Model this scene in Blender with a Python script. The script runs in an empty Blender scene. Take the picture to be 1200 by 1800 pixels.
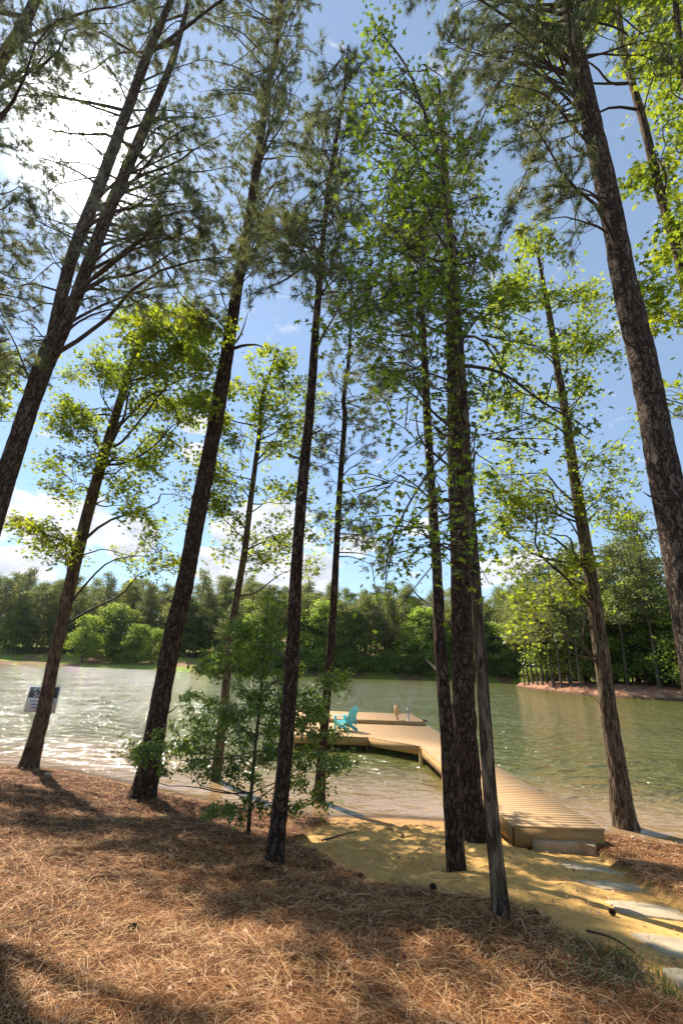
import bpy, math, numpy as np
from math import radians as rad
rng = np.random.default_rng(7)
sc = bpy.context.scene
COL = sc.collection

# ------------------------------------------------------------------ camera
PITCH, ROLL, FOC = rad(18.5), rad(2.1), 800.0
CAM = np.array([0., 0., 3.05])
_R0 = np.array([1., 0, 0]); _U0 = np.array([0, -math.sin(PITCH), math.cos(PITCH)])
FW = np.array([0, math.cos(PITCH), math.sin(PITCH)])
RT = math.cos(ROLL)*_R0 + math.sin(ROLL)*_U0
UP = math.cos(ROLL)*_U0 - math.sin(ROLL)*_R0
cd = bpy.data.cameras.new('camera'); cam = bpy.data.objects.new('camera', cd); COL.objects.link(cam)
import mathutils
cam.matrix_world = mathutils.Matrix(((RT[0], UP[0], -FW[0], CAM[0]), (RT[1], UP[1], -FW[1], CAM[1]),
                                     (RT[2], UP[2], -FW[2], CAM[2]), (0, 0, 0, 1)))
cd.sensor_fit = 'VERTICAL'; cd.sensor_height = 36; cd.sensor_width = 24; cd.lens = 16
cd.clip_end = 3000; cd.clip_start = 0.05
sc.camera = cam

# ------------------------------------------------------------------ light
SUN_EL, SUN_AZ = rad(49.4), rad(-40.3)       # azimuth from +Y towards +X
SUN_DIR = np.array([math.sin(SUN_AZ)*math.cos(SUN_EL), math.cos(SUN_AZ)*math.cos(SUN_EL), math.sin(SUN_EL)])
sl = bpy.data.lights.new('sun', 'SUN'); sl.energy = 5.0; sl.angle = rad(0.55); sl.color = (1.0, 0.93, 0.82)
so = bpy.data.objects.new('sun', sl); COL.objects.link(so)
so.rotation_euler = mathutils.Vector(SUN_DIR).to_track_quat('Z', 'Y').to_euler()
sc.view_settings.view_transform = 'Standard'; sc.view_settings.look = 'None'
sc.cycles.sample_clamp_indirect = 4.0; sc.view_settings.gamma = 1; sc.view_settings.exposure = 0.95

w = bpy.data.worlds.new('World'); sc.world = w; w.use_nodes = True
nt = w.node_tree; nt.nodes.clear()
class NG:
    def __init__(s, nt): s.nt = nt
    def n(s, t, **k):
        o = s.nt.nodes.new(t)
        for a, b in k.items(): setattr(o, a, b)
        return o
    def put(s, sock, v):
        if isinstance(v, bpy.types.NodeSocket): s.nt.links.new(v, sock)
        elif v is not None: sock.default_value = v
    def math(s, op, a, b=None, c=None, clamp=False):
        o = s.n('ShaderNodeMath', operation=op, use_clamp=clamp)
        s.put(o.inputs[0], a)
        if b is not None: s.put(o.inputs[1], b)
        if c is not None: s.put(o.inputs[2], c)
        return o.outputs[0]
    def vmath(s, op, a, b=None):
        o = s.n('ShaderNodeVectorMath', operation=op); s.put(o.inputs[0], a)
        if b is not None: s.put(o.inputs[1], b)
        return o.outputs['Value'] if op in ('DOT_PRODUCT', 'LENGTH') else o.outputs[0]
    def noise(s, vec, scale, detail=4, rough=.55, dist=0, out='Fac'):
        o = s.n('ShaderNodeTexNoise'); s.put(o.inputs['Vector'], vec)
        o.inputs['Scale'].default_value = scale; o.inputs['Detail'].default_value = detail
        o.inputs['Roughness'].default_value = rough; o.inputs['Distortion'].default_value = dist
        return o.outputs[out]
    def ramp(s, f, pts):
        o = s.n('ShaderNodeValToRGB'); s.put(o.inputs[0], f); e = o.color_ramp.elements
        while len(e) < len(pts): e.new(.5)
        for i, (p, c) in enumerate(pts):
            e[i].position = p; e[i].color = (*c, 1) if len(c) == 3 else c
        return o.outputs[0]
    def mix(s, f, a, b, mode='MIX'):
        o = s.n('ShaderNodeMix', data_type='RGBA', blend_type=mode, clamp_factor=True)
        s.put(o.inputs[0], f); s.put(o.inputs[6], a); s.put(o.inputs[7], b); return o.outputs[2]
    def smooth(s, v, a, b):
        o = s.n('ShaderNodeMapRange', interpolation_type='SMOOTHSTEP'); s.put(o.inputs[0], v)
        o.inputs[1].default_value = a; o.inputs[2].default_value = b; return o.outputs[0]
    def mapping(s, vec, scale=(1, 1, 1), rot=(0, 0, 0)):
        o = s.n('ShaderNodeMapping'); s.put(o.inputs[0], vec); o.inputs['Scale'].default_value = scale
        o.inputs['Rotation'].default_value = rot; return o.outputs[0]

def pray(x, y): return RT*(x-600)/FOC + UP*(900-y)/FOC + FW
g = NG(nt)
sky = g.n('ShaderNodeTexSky', sky_type='NISHITA'); sky.sun_disc = False
sky.sun_elevation = SUN_EL; sky.sun_rotation = SUN_AZ
sky.altitude = 100; sky.air_density = 1.0; sky.dust_density = 0.03; sky.ozone_density = 1.0
tc = g.n('ShaderNodeTexCoord').outputs['Generated']
dirn = g.vmath('NORMALIZE', tc)
# cumulus clouds low in the sky: (direction, angular size)
clouds = [((95, 920), .16), ((30, 990), .10), ((345, 745), .055), ((345, 800), .06), ((215, 945), .10), ((470, 930), .16), ((520, 1010), .13),
          ((735, 925), .05), ((880, 1005), .09), ((930, 985), .06), ((430, 1000), .14), ((-200, 930), .25), ((1500, 1000), .2), ((630, 960), .07)]
acc = None
for (px, py), rr in clouds:
    v = pray(px, py); v = v/np.linalg.norm(v)
    d = g.vmath('DISTANCE', dirn, tuple(v)) if False else None
    sub = g.vmath('SUBTRACT', dirn, tuple(v)); sub = g.vmath('MULTIPLY', sub, (1, 1, 2.0))
    L = g.vmath('LENGTH', sub)
    m = g.math('SUBTRACT', 1.0, g.math('DIVIDE', L, rr), clamp=True)
    acc = m if acc is None else g.math('MAXIMUM', acc, m)
sv = g.vmath('MULTIPLY', dirn, (1, 1, 1.9))
nz = g.noise(sv, 13, 8, .62, .3); nz2 = g.noise(sv, 36, 5, .6)
cd_ = g.math('ADD', g.math('MULTIPLY', acc, .62), g.math('SUBTRACT', nz, .62))
cm = g.smooth(cd_, -.02, .14)
shade = g.noise(g.vmath('ADD', sv, (0, 0, .035)), 13, 6, .6, .3)
ccol = g.ramp(shade, [(.35, (7.2, 7.3, 7.5)), (.72, (4.2, 4.6, 5.3))])
# broad forward scatter of the hazy air round the sun
dt = g.math('MAXIMUM', g.vmath('DOT_PRODUCT', dirn, tuple(SUN_DIR)), 0.0)
gl = g.math('MULTIPLY', g.math('POWER', dt, 480.0), 80.0)
gl = g.math('ADD', gl, g.math('MULTIPLY', g.math('POWER', dt, 60.0), 0.6))
gl = g.math('ADD', gl, g.math('MULTIPLY', g.math('POWER', dt, 10.0), 0.3))
glc = g.vmath('MULTIPLY', (1, .97, .92), gl)
hazec = g.n('ShaderNodeVectorMath', operation='MULTIPLY'); g.put(hazec.inputs[0], sky.outputs[0]); hazec.inputs[1].default_value = (0.70, 0.80, 0.86)
base = g.vmath('ADD', g.vmath('ADD', hazec.outputs[0], (1.15, 1.35, 1.5)), glc)
col = g.mix(cm, base, ccol)
bg = g.n('ShaderNodeBackground'); g.put(bg.inputs[0], col); bg.inputs[1].default_value = 0.085
wo = g.n('ShaderNodeOutputWorld'); nt.links.new(bg.outputs[0], wo.inputs[0])

# ------------------------------------------------------------------ helpers
def on_z(px, py, z=0.):
    v = pray(px, py); return CAM + v*((z-CAM[2])/v[2])
def at_y(px, py, Y):
    v = pray(px, py); return CAM + v*(Y/v[1])
def depth(P): return float(np.dot(np.asarray(P)-CAM, FW))
def unit(v): v = np.asarray(v, float); return v/(np.linalg.norm(v)+1e-9)

def tag(o, label=None, cat=None, group=None, kind=None):
    if label: o['label'] = label
    if cat: o['category'] = cat
    if group: o['group'] = group
    if kind: o['kind'] = kind
    return o
def empty(name, loc, label, cat, group=None):
    o = bpy.data.objects.new(name, None); COL.objects.link(o); o.location = tuple(loc); o.empty_display_size = .2
    return tag(o, label, cat, group)

class MB:
    def __init__(s): s.V = []; s.F = {}; s.n = 0; s.at = []
    def add(s, V, *Fs, a=None):
        V = np.asarray(V, float).reshape(-1, 3)
        for F in Fs:
            F = np.asarray(F, int)
            if len(F): s.F.setdefault(F.shape[1], []).append(F+s.n)
        s.V.append(V); s.n += len(V)
        if a is not None: s.at.append(a)
    def mesh(s, name, mat, smooth=False, attr=None):
        V = np.concatenate(s.V) if s.V else np.zeros((0, 3))
        me = bpy.data.meshes.new(name); me.vertices.add(len(V)); me.vertices.foreach_set('co', V.astype(np.float32).ravel())
        loops = []; tot = []
        for k, L in s.F.items():
            A = np.concatenate(L); loops.append(A.ravel()); tot.append(np.full(len(A), k))
        loops = np.concatenate(loops); tot = np.concatenate(tot)
        me.loops.add(len(loops)); me.loops.foreach_set('vertex_index', loops.astype(np.int32))
        me.polygons.add(len(tot)); st = np.concatenate([[0], np.cumsum(tot)[:-1]])
        me.polygons.foreach_set('loop_start', st.astype(np.int32)); me.polygons.foreach_set('loop_total', tot.astype(np.int32))
        if smooth: me.polygons.foreach_set('use_smooth', np.ones(len(tot), bool))
        me.update(calc_edges=True)
        for nm, arr in (attr or {}).items():
            at = me.attributes.new(nm, 'FLOAT', 'POINT'); at.data.foreach_set('value', np.asarray(arr, np.float32))
        me.materials.append(mat); return me
    def build(s, name, mat, parent=None, smooth=False, attr=None, origin=None):
        me = s.mesh(name, mat, smooth, attr)
        o = bpy.data.objects.new(name, me); COL.objects.link(o)
        if parent is not None:
            o.parent = parent
            if origin is None:
                me.transform(mathutils.Matrix.Translation(-mathutils.Vector(parent.matrix_basis.translation)))
                # parents are only translated, meshes are written in world space
        elif origin is not None:
            me.transform(mathutils.Matrix.Translation(-mathutils.Vector(origin))); o.location = tuple(origin)
        return o
    def box(s, a, b, M=None):
        x0, y0, z0 = a; x1, y1, z1 = b
        V = np.array([(x0,y0,z0),(x1,y0,z0),(x1,y1,z0),(x0,y1,z0),(x0,y0,z1),(x1,y0,z1),(x1,y1,z1),(x0,y1,z1)], float)
        if M is not None: V = V @ M[:3, :3].T + M[:3, 3]
        s.add(V, [(0,3,2,1),(4,5,6,7),(0,1,5,4),(1,2,6,5),(2,3,7,6),(3,0,4,7)])
    def prism(s, poly, z0, z1):
        n = len(poly); P = np.asarray(poly, float)
        V = np.concatenate([np.c_[P, np.full(n, z0)], np.c_[P, np.full(n, z1)]])
        s.add(V, [list(range(n))[::-1]], [list(range(n, 2*n))], [(i, (i+1) % n, n+(i+1) % n, n+i) for i in range(n)])
    def tube(s, P, r, k=6, cap=True):
        P = np.asarray(P, float); n = len(P); r = np.broadcast_to(np.asarray(r, float), (n,))
        T = np.gradient(P, axis=0); T /= np.linalg.norm(T, axis=1)[:, None]+1e-9
        ref = np.array([0, 0, 1.]) if abs(T[:, 2]).mean() < .7 else np.array([1., 0, 0])
        A = np.cross(T, ref); A /= np.linalg.norm(A, axis=1)[:, None]+1e-9; B = np.cross(T, A)
        th = np.arange(k)*2*np.pi/k
        V = P[:, None] + r[:, None, None]*(np.cos(th)[None, :, None]*A[:, None]+np.sin(th)[None, :, None]*B[:, None])
        i = np.arange(n-1)[:, None]*k; j = np.arange(k)[None]; j2 = (j+1) % k
        F = np.stack([i+j, i+j2, i+k+j2, i+k+j], -1).reshape(-1, 4)
        if cap: s.add(V, F, [list(range(k))], [list(range((n-1)*k, n*k))[::-1]])
        else: s.add(V, F)

# ---- value noise in numpy
def _hash(ix, iy, seed):
    h = (ix.astype(np.int64)*374761393 + iy.astype(np.int64)*668265263 + seed*974634777) & 0x7fffffff
    h = ((h ^ (h >> 13))*1274126177) & 0x7fffffff
    return ((h ^ (h >> 16)) & 0xffff)/65535.
def vnoise(x, y, seed=0, px=None):
    x = np.asarray(x, float); y = np.asarray(y, float)
    ix = np.floor(x); iy = np.floor(y); fx = x-ix; fy = y-iy; fx = fx*fx*(3-2*fx); fy = fy*fy*(3-2*fy)
    ix1 = ix+1
    if px: ix = np.mod(ix, px); ix1 = np.mod(ix1, px)
    a = _hash(ix, iy, seed); b = _hash(ix1, iy, seed); c = _hash(ix, iy+1, seed); d = _hash(ix1, iy+1, seed)
    return (a*(1-fx)+b*fx)*(1-fy)+(c*(1-fx)+d*fx)*fy
def fbm(x, y, oct=4, seed=0):
    v = 0; a = .5
    for i in range(oct): v = v+a*vnoise(x*2**i, y*2**i, seed+i); a *= .5
    return v/(1-.5**oct)

# ------------------------------------------------------------------ materials
def newmat(name):
    m = bpy.data.materials.new(name); m.use_nodes = True; m.node_tree.nodes.clear()
    g = NG(m.node_tree); out = g.n('ShaderNodeOutputMaterial'); return m, g, out
def principled(g, out, color, rough=.8, spec=.3, normal=None, **k):
    p = g.n('ShaderNodeBsdfPrincipled'); g.put(p.inputs['Base Color'], color); g.put(p.inputs['Roughness'], rough)
    g.put(p.inputs['Specular IOR Level'], spec)
    if normal is not None: g.nt.links.new(normal, p.inputs['Normal'])
    for a, b in k.items(): g.put(p.inputs[a.replace('_', ' ')], b)
    g.nt.links.new(p.outputs[0], out.inputs[0]); return p
def bump(g, h, dist=.02, strength=1., normal=None):
    b = g.n('ShaderNodeBump'); g.put(b.inputs['Height'], h); b.inputs['Distance'].default_value = dist
    b.inputs['Strength'].default_value = strength
    if normal is not None: g.nt.links.new(normal, b.inputs['Normal'])
    return b.outputs[0]
C4 = lambda *c: (*c, 1.)

def mat_bark(name, kind, base, dark, light, sc_=1.):
    m, g, out = newmat(name)
    co = g.n('ShaderNodeTexCoord').outputs['Object']
    if kind == 'pine':
        wv = g.vmath('ADD', co, g.vmath('MULTIPLY', g.noise(co, 6, 3, out='Color'), (.22, .22, .5)))
        v = g.n('ShaderNodeTexVoronoi', feature='DISTANCE_TO_EDGE'); g.put(v.inputs['Vector'], g.mapping(wv, (13*sc_, 13*sc_, 2.6*sc_))); v.inputs['Scale'].default_value = 1
        e = v.outputs['Distance']
        plate = g.math('MULTIPLY', g.smooth(e, .0, .16), g.smooth(g.noise(g.mapping(wv, (20, 20, 3.2)), 1, 4, .65), .30, .52))
        vc = g.n('ShaderNodeTexVoronoi'); g.put(vc.inputs['Vector'], g.mapping(wv, (13*sc_, 13*sc_, 2.6*sc_))); vc.inputs['Scale'].default_value = 1
        fl = g.noise(g.mapping(co, (30, 30, 60)), 1, 5, .7)
        col = g.mix(g.noise(co, 5, 4), C4(*base), C4(*light))
        col = g.mix(g.math('MULTIPLY', vc.outputs['Color'], .55), col, C4(*[c*.55 for c in base]))
        col = g.mix(g.smooth(fl, .55, .8), col, C4(*light))
        col = g.mix(g.math('SUBTRACT', 1, plate), col, C4(*dark))
        h = g.math('ADD', plate, g.math('MULTIPLY', fl, .45)); bd = .03
    else:
        wv = g.vmath('ADD', co, g.vmath('MULTIPLY', g.noise(co, 5, 3, out='Color'), (.06, .06, .25)))
        n1 = g.noise(g.mapping(wv, (26*sc_, 26*sc_, 3.5)), 1, 5, .65, .4)
        fur = g.smooth(n1, .38, .62); fl = g.noise(g.mapping(co, (60, 60, 22)), 1, 4, .7)
        col = g.mix(g.noise(co, 4, 4), C4(*base), C4(*light))
        col = g.mix(g.math('SUBTRACT', 1, fur), col, C4(*dark))
        col = g.mix(g.math('MULTIPLY', g.smooth(fl, .5, .75), .5), col, C4(*light))
        h = g.math('ADD', fur, g.math('MULTIPLY', fl, .4)); bd = .015
    # lichen and moss films
    col = g.mix(g.math('MULTIPLY', g.smooth(g.noise(g.mapping(co, (2, 2, .7)), 2.2, 5, .65), .6, .75), .45), col, C4(.10, .115, .055))
    principled(g, out, col, .95, .1, bump(g, h, bd, 1))
    return m
M_PINE = mat_bark('pine_bark', 'pine', (.12, .084, .062), (.040, .027, .020), (.26, .19, .148))
M_PINE_D = mat_bark('pine_bark_dark', 'pine', (.095, .057, .040), (.028, .018, .013), (.20, .125, .088), 1.15)
M_GUM = mat_bark('gum_bark', 'gum', (.155, .100, .060), (.030, .020, .013), (.27, .195, .13))
M_GUMB = mat_bark('gum_bark_brown', 'gum', (.15, .095, .06), (.035, .022, .015), (.26, .18, .12))
def mat_simple(name, c, rough=.85, spec=.2, var=.25, scale=8):
    m, g, out = newmat(name); co = g.n('ShaderNodeTexCoord').outputs['Object']
    n = g.noise(co, scale, 4, .6)
    col = g.mix(g.smooth(n, .3, .7), C4(*[x*(1-var) for x in c]), C4(*[min(1, x*(1+var)) for x in c]))
    principled(g, out, col, rough, spec, bump(g, n, .01, .4)); return m
M_TWIG = mat_simple('twig_bark', (.075, .055, .042))

def mat_leaf(name, refl, trans, tfac=.5, hv=.5, gloss=.08, rough=.4, objvar=False, sparse=None):
    m, g, out = newmat(name)
    ge = g.n('ShaderNodeNewGeometry'); r = ge.outputs['Random Per Island']
    if objvar:
        r2 = g.n('ShaderNodeObjectInfo').outputs['Random']
    f1 = g.math('MULTIPLY_ADD', r, hv*1.2, 1-hv*.6)
    cr = g.vmath('MULTIPLY', refl, f1); ct = g.vmath('MULTIPLY', trans, f1)
    co = g.n('ShaderNodeTexCoord').outputs['Object']
    yel = g.smooth(g.math('ADD', g.noise(co, .9, 2), g.math('MULTIPLY', r, .25)), .58, .85)
    cr = g.mix(g.math('MULTIPLY', yel, .6), cr, C4(refl[0]*1.9, refl[1]*1.3, refl[2]))
    ct = g.mix(g.math('MULTIPLY', yel, .6), ct, C4(min(1, trans[0]*1.7), min(1, trans[1]*1.25), trans[2]))
    if objvar:
        k = g.math('MULTIPLY_ADD', r2, .7, .65)
        cr = g.vmath('MULTIPLY', cr, k); ct = g.vmath('MULTIPLY', ct, k)
    d = g.n('ShaderNodeBsdfDiffuse'); g.put(d.inputs[0], cr)
    t = g.n('ShaderNodeBsdfTranslucent'); g.put(t.inputs[0], ct)
    mx = g.n('ShaderNodeMixShader'); mx.inputs[0].default_value = tfac
    g.nt.links.new(d.outputs[0], mx.inputs[1]); g.nt.links.new(t.outputs[0], mx.inputs[2])
    gs = g.n('ShaderNodeBsdfGlossy'); gs.inputs['Roughness'].default_value = rough; gs.inputs[0].default_value = (1, 1, 1, 1)
    m2 = g.n('ShaderNodeMixShader'); m2.inputs[0].default_value = gloss
    g.nt.links.new(mx.outputs[0], m2.inputs[1]); g.nt.links.new(gs.outputs[0], m2.inputs[2])
    g.nt.links.new(m2.outputs[0], out.inputs[0]); return m
M_NEEDLE = mat_leaf('pine_needles', (.070, .100, .038), (.22, .25, .07), .45, .6, .06, .35)
M_GLEAF = mat_leaf('sweetgum_leaves', (.070, .110, .016), (.34, .43, .024), .58, .7, .03, .5)
M_GLEAFD = mat_leaf('sweetgum_leaves_deep', (.060, .105, .018), (.20, .30, .022), .55, .8, .05, .35)
M_HOLLY = mat_leaf('holly_leaves', (.055, .105, .020), (.30, .44, .04), .5, .6, .05, .4)
M_FARP = mat_leaf('far_pine_foliage', (.105, .135, .045), (.30, .34, .08), .4, .7, .03, .5, True)
M_FARD = mat_leaf('far_broadleaf_foliage', (.115, .185, .035), (.38, .50, .06), .45, .7, .03, .5, True)
M_FTRUNK = mat_simple('far_trunk_bark', (.10, .075, .055), scale=2)

# ------------------------------------------------------------------ shoreline and terrain
SH = [(-60, 30), (-25, 19)] + [tuple(on_z(*q)[:2]) for q in [(-200, 1340), (0, 1347), (100, 1354), (215, 1378), (330, 1405), (450, 1425), (560, 1438),
      (700, 1441), (800, 1447), (880, 1452), (960, 1462), (1065, 1470), (1150, 1484), (1200, 1493), (1350, 1520)]] + [(12, 7.5), (20, 5), (40, 1), (70, -2)]
SH = np.array(SH)
def sdist(x, y):
    """signed distance to the near shoreline, positive inland (towards the camera)"""
    x = np.asarray(x, float); y = np.asarray(y, float); best = np.full(x.shape, 1e9); 
    for a, b in zip(SH[:-1], SH[1:]):
        ab = b-a; t = np.clip(((x-a[0])*ab[0]+(y-a[1])*ab[1])/(ab@ab), 0, 1)
        d = np.hypot(x-a[0]-t*ab[0], y-a[1]-t*ab[1]); best = np.minimum(best, d)
    ys = np.interp(x, SH[:, 0], SH[:, 1])
    return np.where(y < ys, best, -best)
SANDPX = [(585, 1437), (552, 1462), (520, 1492), (560, 1522), (640, 1560), (740, 1590), (830, 1605), (900, 1628), (1000, 1668), (1080, 1705), (1120, 1800), (1300, 1850), (1330, 1700),
          (1190, 1600), (1130, 1560), (1080, 1520), (1040, 1488), (1000, 1466), (900, 1452), (800, 1440), (700, 1434)]
def h_base(s):
    return np.where(s > 0, 1.62*(1-np.exp(-(np.maximum(s,0)/6.2)**1.7)), np.maximum(-1.5, s*.16))
def rough_ground(px, py):
    v = pray(px, py)
    for t in np.linspace(1, 40, 2000):
        P = CAM+v*t
        if P[2] <= float(h_base(sdist(P[0], P[1]))): return P
    return P
SAND = np.array([rough_ground(*q)[:2] for q in SANDPX[:-2]] + [(2.5, 12.2), (.2, 12.2)])
def poly_sd(x, y, P):
    x = np.asarray(x, float); y = np.asarray(y, float); best = np.full(x.shape, 1e9); ins = np.zeros(x.shape, bool)
    for i in range(len(P)):
        a = P[i]; b = P[(i+1) % len(P)]; ab = b-a
        t = np.clip(((x-a[0])*ab[0]+(y-a[1])*ab[1])/(ab@ab+1e-9), 0, 1)
        best = np.minimum(best, np.hypot(x-a[0]-t*ab[0], y-a[1]-t*ab[1]))
        c = ((a[1] > y) != (b[1] > y)) & (x < (b[0]-a[0])*(y-a[1])/(b[1]-a[1]+1e-12)+a[0]); ins ^= c
    return np.where(ins, best, -best)
def sandness(x, y):
    d = poly_sd(x, y, SAND)+(fbm(x*2.2, y*2.2, 4, 11)-.5)*.55
    return np.clip(d/.16+.5, 0, 1)
PATHW = np.array([rough_ground(*q)[:2] for q in [(985, 1495), (1060, 1525), (1110, 1560), (1170, 1620), (1260, 1700), (1340, 1790)]])
FOOT = rng.uniform((-1, 6.5), (4.2, 11), (70, 2)); FANG = rng.uniform(0, 3.14, 70)
def ground_z(x, y, detail=True):
    x = np.asarray(x, float); y = np.asarray(y, float)
    s = sdist(x, y); z = h_base(s)
    sd = sandness(x, y)
    inl = np.clip(s/.8, 0, 1)
    z = z+(1-sd)*.10*np.clip(s/.35, 0, 1)                      # the straw lies as a raised bank
    z = z+(fbm(x*.7, y*.7, 3, 3)-.5)*.17*inl*(1-.55*sd)
    if detail:
        st = (fbm(x*3.5, y*3.5, 4, 5)-.5)*.09
        st2 = (1-np.abs(fbm(x*5+3, y*5, 3, 25)*2-1))**3*.025
        sa = (1-np.abs(fbm(x*2.3, y*3.6, 4, 9)*2-1))**2*.055-.02
        fo = np.zeros_like(z)
        for (fx, fy), an in zip(FOOT, FANG):
            u = (x-fx)*math.cos(an)+(y-fy)*math.sin(an); v = -(x-fx)*math.sin(an)+(y-fy)*math.cos(an)
            q = (u/.16)**2+(v/.08)**2
            fo = fo - .05*np.exp(-q*1.2)+.03*np.exp(-(np.sqrt(q)-1.35)**2*5)
        pd = np.full(z.shape, 9.)
        for a, b in zip(PATHW[:-1], PATHW[1:]):
            ab = b-a; t = np.clip(((x-a[0])*ab[0]+(y-a[1])*ab[1])/(ab@ab), 0, 1); pd = np.minimum(pd, np.hypot(x-a[0]-t*ab[0], y-a[1]-t*ab[1]))
        flat = np.clip((pd-.35)/.4, .12, 1)
        z = z+inl*((1-sd)*(st+st2)+sd*(sa+fo*.8)*flat)
    return z
def gz(x, y): return float(ground_z(np.array([x]), np.array([y]))[0])
def hit(px, py):
    v = pray(px, py); T = np.linspace(1, 30, 900); P = CAM+v*T[:, None]
    z = ground_z(P[:, 0], P[:, 1]); i = np.argmax(P[:, 2] <= z)
    return P[i] if P[i, 2] <= z[i] else P[-1]
def axis(parts):
    a = []
    for lo, hi, st in parts: a += list(np.arange(lo, hi, st))
    return np.array(a+[parts[-1][1]])
def grid_mb(X, Y, zf):
    gx, gy = np.meshgrid(X, Y); nx, ny = len(X), len(Y)
    V = np.stack([gx.ravel(), gy.ravel(), zf(gx.ravel(), gy.ravel())], 1)
    i = (np.arange(ny-1)[:, None]*nx+np.arange(nx-1)[None]).ravel()
    F = np.stack([i, i+1, i+nx+1, i+nx], 1); m = MB(); m.add(V, F); return m, V
X = axis([(-90, -30, 6), (-30, -14, 1.2), (-14, -8, .12), (-8, 7, .035), (7, 12, .15), (12, 30, 1.5), (30, 100, 7)])
Y = axis([(-60, -10, 5), (-10, 1.5, .6), (1.5, 12.5, .035), (12.5, 18, .15), (18, 40, 1.5)])
gm, GV = grid_mb(X, Y, ground_z)
SD_ = sandness(GV[:, 0], GV[:, 1])
m, g, out = newmat('pine_straw_and_sand')
co = g.n('ShaderNodeNewGeometry').outputs['Position']
at = g.n('ShaderNodeAttribute', attribute_name='sand').outputs['Fac']
fine = g.noise(co, 60, 5, .7, 1.5); mid = g.noise(co, 7, 4, .6)
straw = g.ramp(fine, [(.3, (.016, .005, .002)), (.5, (.075, .026, .009)), (.72, (.20, .085, .032))])
straw = g.mix(g.math('MULTIPLY', g.smooth(mid, .45, .7), .5), straw, C4(.12, .055, .03))
sand = g.ramp(g.noise(co, 3.5, 5, .6), [(.3, (.42, .235, .068)), (.7, (.66, .395, .120))])
sand = g.mix(g.math('MULTIPLY', g.smooth(g.noise(co, 22, 5, .75), .62, .72), .6), sand, C4(.2, .11, .045))
spk = g.noise(co, 240, 2, .5); sand = g.mix(g.math('MULTIPLY', spk, .35), sand, C4(.66, .42, .15))
colr = g.mix(at, straw, sand)
sx = g.n('ShaderNodeSeparateXYZ'); g.put(sx.inputs[0], co)
wet = g.math('SUBTRACT', 1, g.smooth(g.math('ADD', sx.outputs[2], g.math('MULTIPLY', mid, .05)), .03, .11))
colr = g.mix(g.math('MULTIPLY', wet, .62), colr, C4(.30, .155, .07))
hgt = g.math('ADD', g.math('MULTIPLY', fine, g.math('SUBTRACT', 1.15, at)), g.math('MULTIPLY', spk, .15))
principled(g, out, colr, .9, .2, bump(g, hgt, .03, .8))
tag(gm.build('ground', m, smooth=True, attr={'sand': SD_}), kind='structure')

# ------------------------------------------------------------------ pine straw on the ground (uncountable)
def straw_layer(n, seed, col_lo, col_hi, name, lenr=(.10, .22)):
    r = np.random.default_rng(seed)
    y = np.exp(r.uniform(math.log(1.8), math.log(15.0), n)); x = y*r.uniform(-1.25, 1.05, n)
    s = sdist(x, y); sd = sandness(x, y)
    clump = fbm(x*3.1, y*3.1, 3, 40)
    k = (s > .02) & ((sd < .45) | (r.random(n) < .10*np.clip(clump*4-1.5, 0, 1)))
    x = x[k]; y = y[k]; n = len(x); d = np.hypot(x, y)
    z = ground_z(x, y)+r.uniform(.0, .022, n)
    L = r.uniform(*lenr, n); yaw = fbm(x*1.3, y*1.3, 2, 77)*8+r.normal(0, 1.5, n); pit = r.normal(.03, .13, n)
    D = np.stack([np.cos(yaw)*np.cos(pit), np.sin(yaw)*np.cos(pit), np.sin(pit)], 1)
    S = np.stack([-np.sin(yaw), np.cos(yaw), r.normal(0, .3, n)], 1)
    wd = (.0005+.00014*d)*r.uniform(.7, 1.3, n)
    bend = r.normal(0, .22, n); P0 = np.stack([x, y, z], 1)
    mid_ = P0+D*(L*.5)[:, None]+S*(bend*L*.35)[:, None]+np.array([0, 0, 1])*(np.abs(r.normal(.006, .006, n)))[:, None]
    P2 = P0+D*L[:, None]; P2[:, 2] = np.maximum(P2[:, 2]-L*.12, ground_z(P2[:, 0], P2[:, 1])+.002)
    W = S*wd[:, None]
    V = np.stack([P0-W, P0+W, mid_-W, mid_+W, P2-W*.4, P2+W*.4], 1)
    i = np.arange(n)[:, None]*6
    F = np.concatenate([i+np.array([[0, 1, 3, 2]]), i+np.array([[2, 3, 5, 4]])]) 
    mb = MB(); mb.add(V, F); return mb
m, g, out = newmat('dry_pine_straw')
ge = g.n('ShaderNodeNewGeometry'); r_ = ge.outputs['Random Per Island']
c_ = g.ramp(r_, [(0, (.045, .013, .004)), (.4, (.185, .062, .016)), (.75, (.50, .24, .085)), (1, (.82, .57, .31))])
c_ = g.mix(g.math('MULTIPLY', g.smooth(g.noise(ge.outputs['Position'], 1.2, 4), .45, .7), .35), c_, C4(.34, .12, .04))
principled(g, out, c_, .75, .18)
tag(straw_layer(360000, 5, 0, 0, 's').build('pine_straw', m), 'loose reddish brown pine straw covering the bank', 'pine straw', kind='stuff')

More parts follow.
